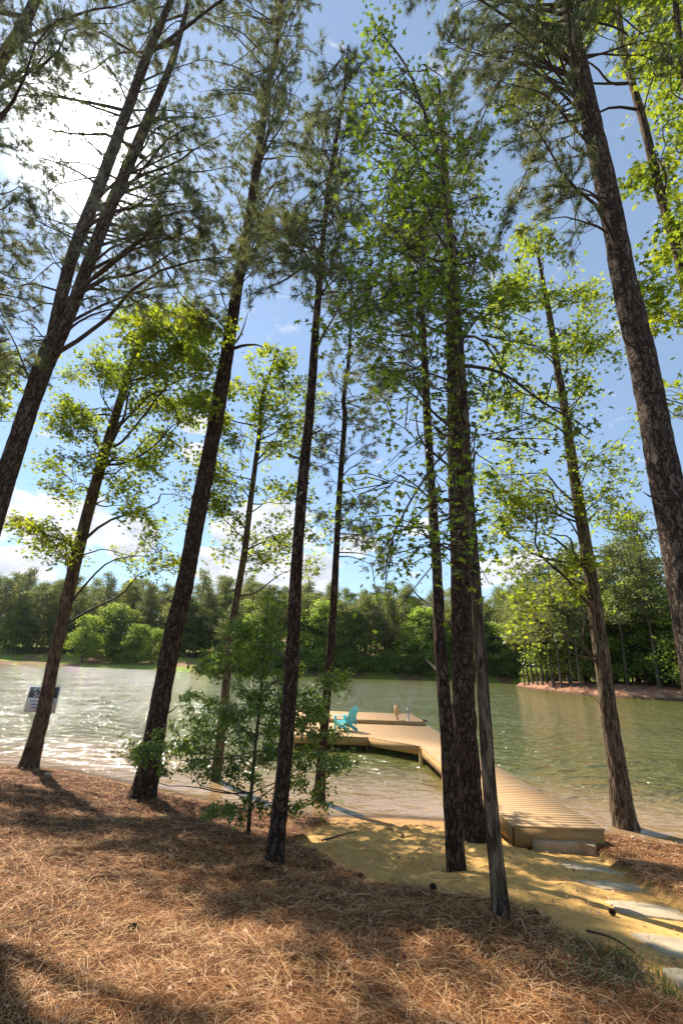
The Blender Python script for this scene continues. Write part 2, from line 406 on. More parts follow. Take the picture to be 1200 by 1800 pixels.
# ------------------------------------------------------------------ water
XW = axis([(-400, -60, 20), (-60, -14, 2), (-14, 12, .2), (12, 60, 2), (60, 400, 20)]); YW = axis([(-80, 6, 4), (6, 26, .2), (26, 60, 2), (60, 420, 12)])
wm, WV = grid_mb(XW, YW, lambda x, y: 0*x)
sw = -sdist(WV[:, 0], WV[:, 1])
m, g, out = newmat('lake_water')
co = g.n('ShaderNodeNewGeometry').outputs['Position']
sh = g.n('ShaderNodeAttribute', attribute_name='offshore').outputs['Fac']
deep = g.mix(g.noise(co, .05, 3), C4(.100, .104, .016), C4(.122, .122, .024))
colw = g.mix(g.smooth(sh, .3, 7.0), C4(.30, .19, .095), deep)
alpha = g.smooth(g.math('ADD', sh, g.math('MULTIPLY', g.noise(co, 3, 3), .25)), .0, .7)
r1 = g.mapping(co, (1.0, 1.9, 1), (0, 0, rad(12))); r2 = g.mapping(co, (1.0, 1.6, 1), (0, 0, rad(-20)))
wv1 = g.noise(r1, .95, 2, .5, .5); wv2 = g.noise(r2, 2.3, 3, .55, .6); wv3 = g.noise(co, .35, 2)
calm = g.smooth(sh, 0, 6)
hh = g.math('ADD', g.math('MULTIPLY', wv1, 1.0), g.math('MULTIPLY', wv2, .42))
hh = g.math('MULTIPLY', hh, g.math('MULTIPLY', g.math('MULTIPLY_ADD', calm, .78, .22), g.math('MULTIPLY_ADD', g.smooth(g.noise(co, .16, 3), .35, .65), .75, .5)))
nrm = bump(g, hh, .50, 1)
p = principled(g, out, colw, .07, .8, nrm, IOR=1.46, Alpha=alpha)
tag(wm.build('water', m, smooth=True, attr={'offshore': sw}), kind='structure')

# ------------------------------------------------------------------ far shore terrain
FS = np.array([(-400, 150), (-220, 132), (-101, 126), (-90, 128), (-68, 131), (-36, 120), (1.5, 123.5), (26, 127), (60, 124), (120, 118), (400, 118)], float)
def far_z(x, y):
    ys = np.interp(x, FS[:, 0], FS[:, 1]); s = y-ys
    bank = np.interp(x, [-60, -30, 0], [.9, 1.2, 3.0])
    z = np.where(s > 0, bank*np.clip(s/4, 0, 1)+np.clip(s-5, 0, 300)*np.interp(x, [-60, -10], [.09, .16]), s*.3)
    return z+np.where(s > 2, (fbm(x*.08, y*.08, 3, 60)-.5)*3*np.clip(s/20, 0, 1), 0)
fm, FV = grid_mb(axis([(-400, -120, 12), (-120, 70, 1.5), (70, 400, 12)]), axis([(114, 150, 1.0), (150, 420, 8)]), far_z)
m, g, out = newmat('far_bank_ground'); co = g.n('ShaderNodeNewGeometry').outputs['Position']
nz_ = g.noise(g.mapping(co, (1, 1.0, 1)), .12, 5, .6)
c = g.ramp(nz_, [(.36, (.20, .27, .045)), (.50, (.28, .33, .06)), (.54, (.26, .15, .085)), (.68, (.30, .19, .12))])
c = g.mix(g.math('MULTIPLY', g.noise(co, 2.5, 4), .4), c, C4(.05, .05, .02))
principled(g, out, c, .95, .1, bump(g, g.noise(co, 1.2, 4), .3, .6))
tag(fm.build('far_shore', m, smooth=True), kind='structure')
PN = np.array([(39, 101), (36.2, 97), (34.5, 88), (34.6, 80), (35.3, 73.5), (36.8, 67.5), (43, 65.2), (50, 63.5), (70, 58), (140, 45), (300, 40), (300, 115), (120, 113), (60, 109)], float)
def pen_z(x, y):
    s = poly_sd(x, y, PN)+(fbm(x*.35, y*.35, 3, 90)-.5)*1.6
    z = np.where(s > 0, 1.15*(1-np.exp(-s/1.1))+np.clip(s-3, 0, 60)*.045, s*.4)
    return z+(fbm(x*.5, y*.5, 3, 70)-.5)*.5*np.clip(s/2, 0, 1)
pm, PV = grid_mb(axis([(28, 75, .5), (75, 200, 3), (200, 300, 10)]), axis([(42, 112, .6), (112, 118, 1)]), pen_z)
m, g, out = newmat('peninsula_ground'); co = g.n('ShaderNodeNewGeometry').outputs['Position']
c = g.ramp(g.noise(co, .8, 5, .65), [(.32, (.14, .065, .035)), (.5, (.33, .16, .09)), (.7, (.44, .27, .17))])
sx = g.n('ShaderNodeSeparateXYZ'); g.put(sx.inputs[0], co)
c = g.mix(g.math('SUBTRACT', 1, g.smooth(sx.outputs[2], .1, .55)), c, C4(.09, .055, .03))
principled(g, out, c, .95, .1, bump(g, g.noise(co, 3, 5), .15, .8))
tag(pm.build('far_bank', m, smooth=True), kind='structure')

# ------------------------------------------------------------------ far trees
def rot_rand(n, r, up=.0):
    N = r.normal(size=(n, 3)); N[:, 2] = np.abs(N[:, 2])+up; N /= np.linalg.norm(N, axis=1)[:, None]
    A = np.cross(N, r.normal(size=(n, 3))); A /= np.linalg.norm(A, axis=1)[:, None]+1e-9; B = np.cross(N, A)
    return A, B, N
def leaf_quads(mb, P, size, r, up=.3, asp=.6):
    n = len(P); A, B, N = rot_rand(n, r, up); s = (size*r.uniform(.6, 1.35, n))[:, None]
    V = np.stack([P-A*s*.5, P-B*s*asp*.5+N*s*.12, P+A*s*.5, P+B*s*asp*.5+N*s*.12], 1)
    i = np.arange(n)[:, None]*4; mb.add(V, i+np.array([[0, 1, 2, 3]]))
def far_tree_meshes(kind, seed):
    r = np.random.default_rng(seed); tr = MB(); cr = MB()
    if kind == 'pine':
        H = r.uniform(19, 25); th = np.linspace(0, 1, 10)
        wob = np.stack([np.sin(th*3+seed)*.35*th, np.cos(th*2+seed)*.3*th, th*H], 1)
        tr.tube(wob, .25*(1-th*.8), 7)
        c0 = r.uniform(.34, .5); nc = 44; P = []
        for i in range(nc):
            h = c0+(1-c0)*(i+r.random())/nc; rad_ = (3.9*(1-((h-c0)/(1-c0))**2.2)+.6)*r.uniform(.3, 1.15)
            a = r.uniform(0, 6.28); c = np.array([math.cos(a)*rad_, math.sin(a)*rad_, h*H+r.normal(0, .3)])
            b0 = np.array([0, 0, h*H-.5*rad_*.5]); tr.tube(np.array([b0, (b0+c)/2+[0, 0, -.1], c]), [.06, .045, .02], 3, False)
            n = 90; Q = r.normal(size=(n, 3))*[.85, .85, .42]; P.append(c+Q)
        leaf_quads(cr, np.concatenate(P), .50, r, .2, .45)
    elif kind == 'broad':
        H = r.uniform(12, 17); th = np.linspace(0, 1, 8)
        tr.tube(np.stack([np.sin(th*3+seed)*.4*th, 0*th, th*H*.85], 1), .24*(1-th*.85), 7); P = []
        for i in range(80):
            h = r.uniform(.12, 1.0); rad_ = 5.0*math.sin(min(1, .18+1-h)*1.75)**.8*r.uniform(.45, 1.1); a = r.uniform(0, 6.28)
            c = np.array([math.cos(a)*rad_, math.sin(a)*rad_, h*H]); b0 = np.array([0, 0, h*H*.72])
            tr.tube(np.array([b0, (b0+c)/2, c]), [.07, .05, .02], 3, False)
            n = 80; Q = r.normal(size=(n, 3))*[.85, .85, .42]; P.append(c+Q)
        leaf_quads(cr, np.concatenate(P), .52, r, .5, .7)
    else:
        H = r.uniform(3, 5); P = []
        for a_ in range(4):
            a = r.uniform(0, 6.28); tr.tube(np.array([[0, 0, 0], [math.cos(a)*.5, math.sin(a)*.5, H*.4], [math.cos(a)*1.2, math.sin(a)*1.2, H*.8]]), [.07, .05, .02], 4, False)
        for i in range(26):
            h = r.uniform(.08, 1.0)**.8; rad_ = 2.4*math.sqrt(max(.05, 1-h*h))*r.uniform(.5, 1.1); a = r.uniform(0, 6.28)
            P.append(np.array([math.cos(a)*rad_, math.sin(a)*rad_, h*H])+r.normal(size=(70, 3))*[.6, .6, .35])
        leaf_quads(cr, np.concatenate(P), .42, r, .5, .7)
    return tr.mesh('trunk', M_FTRUNK, True), cr.mesh('crown', M_FARP if kind == 'pine' else M_FARD)
FT = {'pine': [far_tree_meshes('pine', 100+i) for i in range(6)], 'broad': [far_tree_meshes('broad', 200+i) for i in range(5)],
      'shrub': [far_tree_meshes('shrub', 300+i) for i in range(3)]}
NAMES = {'pine': ('pine_tree', 'tree'), 'broad': ('broadleaf_tree', 'tree'), 'shrub': ('shrub', 'shrub')}
r = np.random.default_rng(21)
def far_tree(kind, x, y, z, label, group, scale=1., v=None):
    tm, cm_ = FT[kind][int(r.integers(len(FT[kind]))) if v is None else v]
    nm, cat = NAMES[kind]
    o = empty(nm, (x, y, z-.15), label, cat, group); o.rotation_euler = (r.normal(0, .02), r.normal(0, .02), r.uniform(0, 6.28))
    s = scale*r.uniform(.88, 1.14); o.scale = (s*r.uniform(.9, 1.1), s*r.uniform(.9, 1.1), s)
    for n_, me in (('trunk', tm), ('crown', cm_)):
        c = bpy.data.objects.new(n_, me); COL.objects.link(c); c.parent = o
    return o
placed = []
def ok(x, y, d):
    for a, b in placed:
        if (a-x)**2+(b-y)**2 < d*d: return False
    placed.append((x, y)); return True
def shore_y(x): return float(np.interp(x, FS[:, 0], FS[:, 1]))
def far_z1(x, y): return float(far_z(np.array([x]), np.array([y]))[0])
def pen_z1(x, y): return float(pen_z(np.array([x]), np.array([y]))[0])
# left: lawn in front, pines behind
cnt = 0
while cnt < 105:
    x = r.uniform(-125, -28); s = 23+34*r.random()**1.4
    if not ok(x, shore_y(x)+s, 2.6): continue
    y = shore_y(x)+s
    k = 'pine' if r.random() < .66 else 'broad'
    far_tree(k, x, y, far_z1(x, y), 'tall dark pine standing in the wood behind the lawn on the far left shore' if k == 'pine' else 'leafy green tree standing among the pines behind the lawn on the far left shore',
             'pines behind the far left lawn' if k == 'pine' else 'leafy trees behind the far left lawn', .97 if k == 'pine' else .95)
    cnt += 1
for (px, dy, s_, v) in ((122, 8, .8, 0), (190, 10, .92, 1), (235, 6, .78, 2), (150, 14, 1.0, 3), (262, 9, .7, 4)):
    P = at_y(px, 1165, 132); x = P[0]; y = shore_y(x)+dy
    lab = {122: 'small bright green tree at the left end of the far grassy bank', 190: 'dark leafy tree with bare lower stems on the far left bank', 235: 'pale yellow green spreading tree by the water on the far left bank',
           150: 'rounded bright green tree left of the dark leafy tree across the lake', 262: 'low green tree behind the thick leaning pine across the lake'}[px]
    placed.append((x, y)); far_tree('broad', x, y, far_z1(x, y), lab, None, s_, v)
# centre: dense wooded bank to the water
cnt = 0
while cnt < 125:
    x = r.uniform(-30, 62); s = 3+42*r.random()**1.4
    if not ok(x, shore_y(x)+s, 2.6): continue
    y = shore_y(x)+s; k = 'pine' if r.random() < (.35 if s < 14 else .7) else 'broad'
    far_tree(k, x, y, far_z1(x, y), 'tall pine rising from the dense dark wood straight across the lake' if k == 'pine' else 'dark leafy tree in the dense wood straight across the lake',
             'pines in the dense wood across the lake' if k == 'pine' else 'leafy trees in the dense wood across the lake', .86 if k == 'pine' else .92)
    cnt += 1
for i in range(34):
    x = -30+i*2.6+r.normal(0, .5); y = shore_y(x)+r.uniform(.8, 2.6)
    far_tree('shrub', x, y, far_z1(x, y), 'dark green shrub overhanging the water at the foot of the far wood', 'shrubs along the foot of the far wood', r.uniform(.8, 1.3))
# peninsula
tips = [(878, 1196, 90), (893, 1199, 92), (908, 1201, 86), (915, 1203, 84), (921, 1203, 88), (944, 1200, 90), (951, 1201, 84), (958, 1202, 80), (962, 1203, 86), (975, 1204, 80), (981, 1206, 77), (1006, 1208, 76), (1020, 1214, 74)]
for i, (px, py, Y_) in enumerate(tips):
    P = at_y(px, py, Y_); x = max(P[0], 35.9)
    placed.append((x, Y_)); far_tree('pine', x, Y_, pen_z1(x, Y_), 'slender straight pine with a bare trunk on the reddish point across the lake', 'slender pines on the reddish point', r.uniform(.62, .8))
cnt = 0
while cnt < 95:
    x = r.uniform(38, 84); y = r.uniform(60, 108)
    if float(poly_sd(np.array([x]), np.array([y]), PN)[0]) < 3.0 or not ok(x, y, 2.4): continue
    if x < 44 and y < 90 and r.random() < .6: continue
    k = 'pine' if r.random() < .45 else 'broad'
    far_tree(k, x, y, pen_z1(x, y), 'tall pine in the wood on the reddish bank at the right' if k == 'pine' else 'bright green leafy tree in the wood on the reddish bank at the right',
             'pines on the right bank' if k == 'pine' else 'leafy trees on the right bank', .98 if k == 'pine' else .92)
    cnt += 1
for i in range(16):
    x = 37.5+i*2.3+r.normal(0, .4); y = 100-i*1.2 if i < 5 else r.uniform(74, 96)
    if float(poly_sd(np.array([x]), np.array([y]), PN)[0]) < 1: continue
    far_tree('shrub', x, y, pen_z1(x, y), 'bright green shrub growing between the trunks on the right point', 'shrubs on the right point', r.uniform(.5, .9))

# ------------------------------------------------------------------ near trees
def spline(P, n):
    P = np.asarray(P, float); k = len(P); t = np.linspace(0, k-1, n); i = np.clip(t.astype(int), 0, k-2); f = (t-i)[:, None]
    A = P[np.clip(i-1, 0, k-1)]; B = P[i]; C = P[i+1]; D = P[np.clip(i+2, 0, k-1)]
    return .5*(2*B+(C-A)*f+(2*A-5*B+4*C-D)*f**2+(3*B-A-3*C+D)*f**3)
def trunk_mesh(mb, P, Rr, flare=.6, k=None, rough=.05, seed=0, base=True):
    """tapered trunk with a lobed root flare and furrowed surface"""
    L = np.linalg.norm(np.diff(P, axis=0), axis=1).sum(); k = k or 36
    step = max(.035, min(.08, L/500)); n = int(L/step)
    Q = spline(np.c_[P, Rr], n); R_ = Q[:, 3]; Q = Q[:, :3]
    T = np.gradient(Q, axis=0); T /= np.linalg.norm(T, axis=1)[:, None]
    A = np.cross(T, [0, 1, 0.]); A /= np.linalg.norm(A, axis=1)[:, None]; B = np.cross(T, A)
    th = np.arange(k)*2*np.pi/k; s = np.linspace(0, L, n)
    gx, gy = np.meshgrid(np.arange(k)*16/k, s)
    nz = (vnoise(gx, gy*3.2, seed, 16)-.5)+.6*(vnoise(gx*2, gy*7, seed+1, 32)-.5)
    lump = (vnoise(gx/4, gy*.8, seed+3, 4)-.5)
    rr = R_[:, None]*(1+rough*1.5*nz+rough*1.7*lump)
    if base:
        lob = 1+.45*(vnoise(gx/16*6, gy*0, seed+5, 6)-.5)*2
        rr = rr*(1+flare*np.exp(-np.maximum(gy-.12, 0)/.33)*lob+.15*np.exp(-gy/.9))
    V = Q[:, None]+rr[..., None]*(np.cos(th)[None, :, None]*A[:, None]+np.sin(th)[None, :, None]*B[:, None])
    i = np.arange(n-1)[:, None]*k; j = np.arange(k)[None]; j2 = (j+1) % k
    F = np.stack([i+j, i+j2, i+k+j2, i+k+j], -1).reshape(-1, 4)
    mb.add(V, F, [list(range((n-1)*k, n*k))])
    return Q, R_

STAR = []
for i_ in range(5):
    a = (i_-2)*math.radians(58); L_ = (1.0, .92, .7)[abs(i_-2)]
    STAR.append((math.sin(a)*L_, math.cos(a)*L_*1.0))
    if i_ < 4: b = a+math.radians(29); STAR.append((math.sin(b)*.42, math.cos(b)*.42))
STAR.append((0, -.12)); STAR = np.array(STAR)   # 10 points
def add_leaves(mb, P, size, r, shape='star', up=.9, droop=.0):
    n = len(P); A, B, N = rot_rand(n, r, up)
    s = (size*r.uniform(.6, 1.2, n))[:, None, None]
    T = STAR if shape == 'star' else np.array([(0, -.0), (.26, .3), (.3, .7), (0, 1.15), (-.3, .7), (-.26, .3)])
    V = P[:, None]+s*.58*(T[None, :, :1]*A[:, None]+T[None, :, 1:]*B[:, None]-(np.abs(T[None, :, :1])*.25+T[None, :, 1:]**2*.2)*N[:, None])
    k = len(T); i = np.arange(n)[:, None]*k; mb.add(V, i+np.arange(k)[None])
def add_tufts(mb, P, D, r, nn=24, L=.16, wd=.0105):
    """needle bundles: thin blades fanned about direction D"""
    n = len(P); D = np.repeat(D, nn, 0); P = np.repeat(P, nn, 0); N = n*nn
    Q = D*.75+r.normal(size=(N, 3))*.62; Q[:, 2] -= .12; Q /= np.linalg.norm(Q, axis=1)[:, None]
    S = np.cross(Q, r.normal(size=(N, 3))); S /= np.linalg.norm(S, axis=1)[:, None]+1e-9
    l = (L*r.uniform(.7, 1.2, N))[:, None]; P0 = P-D*r.uniform(0, .09, N)[:, None]
    V = np.stack([P0-S*wd*.5, P0+S*wd*.5, P0+Q*l], 1)
    i = np.arange(N)[:, None]*3; mb.add(V, i+np.array([[0, 1, 2]]))

def limb_path(a, b, r, sag=.12, n=7, wob=.05):
    L = np.linalg.norm(b-a); n_out = n; n = 5; t = np.linspace(0, 1, n)[:, None]
    P = a+(b-a)*t; P[:, 2] += sag*L*(4*t*(1-t))[:, 0]
    w_ = r.normal(size=(n, 3))*wob*L; w_[0] = 0; P = P+w_*np.sin(t*np.pi*.5); return spline(P, n_out)
def near_tree(kind, label, pts, crowns, bark, seed, Y=None, limbs=(), flare=.6, rough=.05, dens=1., stubs=0, group=None, twin=None, name=None, leafsize=.13, ws=(1, 1), m=1., dyk=1., leafmat=None):
    r = np.random.default_rng(seed)
    px, py, pw = pts[0]
    kws = np.interp([q[1] for q in pts][::-1], [900, 1350], [ws[1], ws[0]])[::-1]
    pts = [(a_, b_, c_*k_) for (a_, b_, c_), k_ in zip(pts, kws)]
    twin = [[(a_, b_, c_*ws[1]) for a_, b_, c_ in tw] for tw in (twin or [])]
    if Y is None: b = hit(px, py)
    else:
        b = at_y(px, py, Y)
    b = b.copy(); b[2] = gz(b[0], b[1])-.16; Yb = b[1]
    root = empty(name or {'pine': 'pine_tree', 'gum': 'sweetgum_tree'}[kind], b, label, 'pine' if kind == 'pine' else 'leafy tree', group)
    def chain(pp, base=None):
        W = [] ; Rr = []
        for i, (x, y, wd) in enumerate(pp):
            Q = at_y(x, y, Yb); W.append(Q); Rr.append(wd/2/FOC*depth(Q)/math.sqrt(1+((x-600)/FOC)**2)*.94)
        if base is not None: W[0] = base
        return np.array(W), np.array(Rr)
    W, Rr = chain(pts, b)
    if pts[0][0] < 0 or pts[0][0] > 1200 or Y is not None: W[0] = b
    tm = MB(); Q, R_ = trunk_mesh(tm, W, Rr, flare, rough=rough, seed=seed)
    axes = [(Q, R_)]
    for tw in (twin or []):
        W2, R2 = chain(tw); q2, r2 = trunk_mesh(tm, W2, R2, 0, rough=rough, seed=seed+9, base=False); axes.append((q2, r2))
    tm.build('trunk', bark, root, smooth=True)
    bm = MB(); lm = MB(); LP = []; LD = []
    def foliage_along(path, rad0, spray, tl):
        """twigs off a limb, foliage on the twigs"""
        n = len(path); seg = path[-1]-path[0]; L = np.linalg.norm(seg)
        m_ = max(4, int(L*(5.5 if kind == 'pine' else 5)*dens))
        for j in range(m_):
            t = 1-(r.random()**1.25)*(.72 if kind == 'pine' else .62); f = t*(n-1); i = min(int(f), n-2); p = path[i]*(1-(f-i))+path[i+1]*(f-i)
            d = unit(path[i+1]-path[i]); side = unit(np.cross(d, [0, 0, 1.]))*(1 if r.random() < .5 else -1)
            td = unit(d*r.uniform(.3, .9)+side*r.uniform(.2, 1.)+np.array([0, 0, r.normal(.12 if kind == 'pine' else 0, .35)]))
            l = tl*r.uniform(.35, 1.15)*(1.15-.5*t)
            e = p+td*l; e[2] -= l*(.05 if kind == 'pine' else .22); mid = (p+e)/2+r.normal(size=3)*l*.07+[0, 0, l*.06]
            bm.tube(np.array([p, mid, e]), [.0075, .006, .003], 3, False)
            if kind == 'pine':
                kk = 2+int(l*4)
                for q in range(kk):
                    u = 1-q/kk*.5; pp = p*(1-u)**2+2*mid*u*(1-u)+e*u*u if False else (mid+(e-mid)*(2*u-1) if u > .5 else p+(mid-p)*2*u)
                    LP.append(pp+r.normal(size=3)*.035); LD.append(unit(td+r.normal(size=3)*.35+[0, 0, .15]))
            else:
                kk = int(spray*(.6+l))
                u = r.uniform(.25, 1.08, kk)[:, None]
                LP.extend(list(p+(e-p)*u+r.normal(size=(kk, 3))*[.13, .13, .10]))
    def anchor(tgt, drop, ax=None):
        q, rr = axes[int(r.integers(len(axes)))] if ax is None else axes[ax]
        z = tgt[2]-drop*np.linalg.norm((tgt-q[np.argmin(abs(q[:, 2]-tgt[2]))])[:2])
        i = int(np.argmin(abs(q[:, 2]-z))); i = min(i, len(q)-2); return q[i], rr[i]
    for (cx, cy, rx, ry, nl, *opt) in crowns:
        o = opt[0] if opt else {}
        mains = []
        if kind == 'gum':
            for _ in range(1 if nl < 5 else 2 if nl < 9 else 3):
                t0 = at_y(cx+r.uniform(-.35, .35)*rx, cy+r.uniform(-.3, .3)*ry, max(2.2, Yb+o.get('off', 0)+r.uniform(-.7, .7)*dyk*o.get('dy', 1.6)))
                a, ra = anchor(t0, o.get('drop', r.uniform(.15, .8))); L = np.linalg.norm(t0-a)
                mp_ = limb_path(a, t0, r, r.uniform(-.1, .2), 12, .07); mains.append(mp_)
                bm.tube(mp_, np.linspace(min(ra*.6, .010+.011*L), .005, 12), 5, False)
        for _ in range(int(round(nl*(m*o.get('m', 1.3 if kind == 'pine' else 1.25))))):
            while True:
                u, v = r.uniform(-1, 1, 2)
                if u*u+v*v < 1: break
            X_ = at_y(cx, cy, Yb); rw = rx/FOC*depth(X_)
            dy = r.uniform(-1, 1)*dyk*o.get('dy', min(2.6, max(1.0, rw)))*math.sqrt(max(.1, 1-u*u*.6))+o.get('off', 0)
            tgt = at_y(cx+u*rx, cy+v*ry, max(2.2, Yb+dy))
            if mains:
                mp_ = mains[int(r.integers(len(mains)))]; i0 = int(np.argmin(np.linalg.norm(mp_[4:]-tgt, axis=1)+r.uniform(0, .8, 8)))+4
                a = mp_[i0]; ra = .012; L = np.linalg.norm(tgt-a); path = limb_path(a, tgt, r, r.uniform(-.1, .2), 8, .06)
                rb = .005+.004*L; bm.tube(path, np.linspace(rb, .004, 8), 4, False); foliage_along(path, rb, o.get('spray', 13), o.get('tl', .85)); continue
            a, ra = anchor(tgt, o.get('drop', r.uniform(-.15, .55) if kind == 'pine' else r.uniform(-.1, .75)), o.get('ax'))
            L = np.linalg.norm(tgt-a)
            if L < .25: continue
            path = limb_path(a, tgt, r, o.get('sag', .10 if kind == 'pine' else r.uniform(-.12, .22)), 8, .035 if kind == 'pine' else .065)
            rb = min(ra*.6, .008+(.0105 if kind == 'pine' else .0085)*L)
            bm.tube(path, np.linspace(rb, .005, 8), 5, False)
            foliage_along(path, rb, o.get('spray', 15), o.get('tl', .75 if kind == 'pine' else .75))
    for lb in limbs:
        pp = np.array([at_y(x, y, Yb+dy) for x, y, dy in lb['p']]); q_ = axes[0][0]; pp[0] = q_[np.argmin(((q_-pp[0])**2).sum(1))]; path = spline(pp, 10)
        r0 = lb.get('r', .03); bm.tube(path, np.linspace(r0, .006, 10), 6, False)
        if lb.get('f', 1): 
            for _ in range(lb.get('rep', 1)): foliage_along(path, r0, lb.get('spray', 16), lb.get('tl', .6))
    for _ in range(stubs):        # short dead snags on the clean bole
        i = int(len(Q)*r.uniform(.12, .6)); a = r.uniform(0, 6.28); d = np.array([math.cos(a), math.sin(a), r.uniform(.1, .7)]); l = r.uniform(.12, .5)
        bm.tube(np.array([Q[i], Q[i]+d*(R_[i]+l*.5), Q[i]+d*(R_[i]+l)+[0, 0, .05]]), [.022, .014, .004], 5)
    if bm.n: bm.build('branches', M_TWIG, root, smooth=True)
    if LP:
        LP_ = np.array(LP)
        if kind == 'pine': add_tufts(lm, LP_, np.array(LD), r)
        else: add_leaves(lm, LP_, leafsize, r)
        lm.build('crown', M_NEEDLE if kind == 'pine' else (leafmat or M_GLEAF), root)
    print('tree', label[:40], 'base', np.round(b, 2), 'top z', round(float(Q[-1, 2]), 1), 'fol', len(LP))
    return root

# 1 forked pine at the left, its trunk leaving the frame
near_tree('pine', 'big forked pine leaning out of the left edge in front of the sun', [(-135, 1330, 62), (-70, 1110, 58), (-8, 900, 50), (30, 780, 44), (66, 675, 42), (92, 610, 44), (120, 560, 28), (150, 480, 27), (195, 362, 26), (250, 235, 22), (300, 115, 14), (322, 40, 10), (345, -60, 6)],
    [(325, 450, 90, 120, 16), (300, 230, 130, 170, 26), (230, 420, 150, 130, 20, {'drop': -.3}), (60, 470, 90, 150, 14), (60, 250, 90, 130, 8), (230, 60, 170, 110, 18), (300, -150, 260, 170, 24), (60, 640, 60, 60, 4)], M_PINE, 31, m=.82, ws=(.92, .88), Y=9.0,
    twin=[[(86, 640, 30), (100, 560, 28), (128, 450, 27), (172, 335, 26), (222, 200, 22), (268, 75, 17), (300, 0, 12), (335, -110, 6)]],
    limbs=[{'p': [(200, 350, 0), (270, 440, .3), (320, 520, .5), (375, 570, .8)], 'r': .03}, {'p': [(240, 270, 0), (300, 310, -.5), (350, 370, -.8), (370, 450, -1)], 'r': .03},
           {'p': [(60, 690, 0), (25, 600, .3), (-10, 540, .5)], 'r': .03, 'f': 0}], flare=.4)
# 2 upper left pine
near_tree('pine', 'pine crossing the top left corner with only its upper trunk showing', [(-330, 1300, 50), (-200, 800, 44), (-110, 450, 34), (-40, 210, 28), (0, 112, 25), (32, 60, 22), (62, 0, 19), (110, -130, 12), (150, -260, 6)],
    [(60, 100, 110, 100, 14), (-40, 320, 130, 150, 12), (150, -60, 190, 120, 16), (20, 540, 60, 120, 8, {'drop': -.2}), (-300, 300, 220, 240, 12)], M_PINE, 32, Y=8.0)
# 3 sweetgum with the sign
near_tree('gum', 'slender leaning sweetgum at the water edge in front of the white sign', [(49, 1352, 38), (64, 1300, 33), (77, 1250, 30), (95, 1160, 27), (119, 1050, 26), (145, 940, 25), (166, 860, 23), (192, 770, 20), (221, 675, 16), (250, 600, 13), (282, 562, 9), (330, 540, 5)],
    [(110, 720, 25, 30, 4), (345, 620, 35, 70, 7), (355, 720, 30, 40, 4), (345, 860, 25, 50, 4), (20, 920, 30, 20, 3), (250, 560, 60, 40, 8, {'tl': .5}), (315, 575, 85, 55, 9, {'off': -1.6, 'dy': 1.9}), (325, 660, 75, 55, 9, {'off': -1.6, 'dy': 1.9}), (280, 620, 60, 60, 5, {'off': -1.8, 'dy': 1.5}), (180, 640, 50, 40, 7), (265, 700, 60, 60, 9), (140, 730, 45, 45, 7), (290, 790, 60, 50, 9), (120, 840, 40, 45, 6), (215, 830, 60, 70, 8),
     (250, 900, 50, 50, 5), (60, 930, 50, 28, 6), (110, 960, 40, 20, 4), (250, 975, 60, 25, 5), (300, 1000, 30, 22, 3)], M_GUMB, 33, m=1.15, dyk=1.5, ws=(.97, .93), flare=.35, rough=.03, leafsize=.17)
# 4 big pine
near_tree('pine', 'thick dark leaning pine with a flared base at the shore left of the bushy sapling', [(250, 1402, 52), (266, 1330, 50), (280, 1250, 46), (302, 1130, 44), (330, 1000, 42), (352, 880, 40), (375, 765, 37), (394, 655, 33), (402, 600, 31), (421, 480, 25), (440, 370, 22), (456, 260, 18), (472, 150, 14), (486, 80, 11), (497, 0, 8), (508, -80, 5)],
    [(365, 515, 60, 50, 9, {'dy': 1.6, 'drop': -.25}), (450, 430, 100, 80, 14, {'dy': 3, 'm': 1.4}), (490, 60, 70, 60, 15, {'dy': 3}), (470, 170, 80, 70, 16, {'dy': 3.2}), (470, 290, 90, 70, 16, {'dy': 3}), (380, 60, 80, 90, 10), (470, 400, 80, 60, 8), (510, -60, 90, 70, 14), (400, 200, 70, 100, 6)], M_PINE_D, 34, ws=(.85, .78), flare=1.0, rough=.07, stubs=6,
    limbs=[{'p': [(402, 618, 0), (425, 608, -.3), (450, 606, -.5), (464, 612, -.7)], 'r': .06, 'f': 0}, {'p': [(403, 616, 0), (422, 590, .2), (436, 548, .3)], 'r': .05, 'f': 0}])
# 5 thin sweetgum
near_tree('gum', 'thin crooked sweetgum just right of the thick dark leaning pine', [(376, 1392, 23), (385, 1320, 22), (396, 1220, 20), (405, 1120, 19), (418, 1040, 18), (430, 970, 17), (438, 900, 16), (447, 830, 14), (456, 760, 12), (460, 700, 9), (475, 655, 7), (488, 615, 4)],
    [(385, 700, 25, 30, 4), (545, 760, 25, 60, 5), (375, 820, 25, 40, 4), (490, 620, 35, 35, 9, {'tl': .4}), (440, 680, 50, 40, 9), (505, 700, 45, 45, 10), (420, 760, 50, 40, 8), (500, 790, 50, 45, 8), (400, 840, 40, 40, 8), (500, 870, 45, 35, 7), (385, 900, 40, 30, 6), (470, 940, 60, 35, 8), (430, 985, 60, 25, 6), (545, 930, 30, 35, 4), (540, 1000, 25, 30, 3)],
    M_GUM, 35, ws=(.85, .68), flare=.4, rough=.04, leafsize=.17)
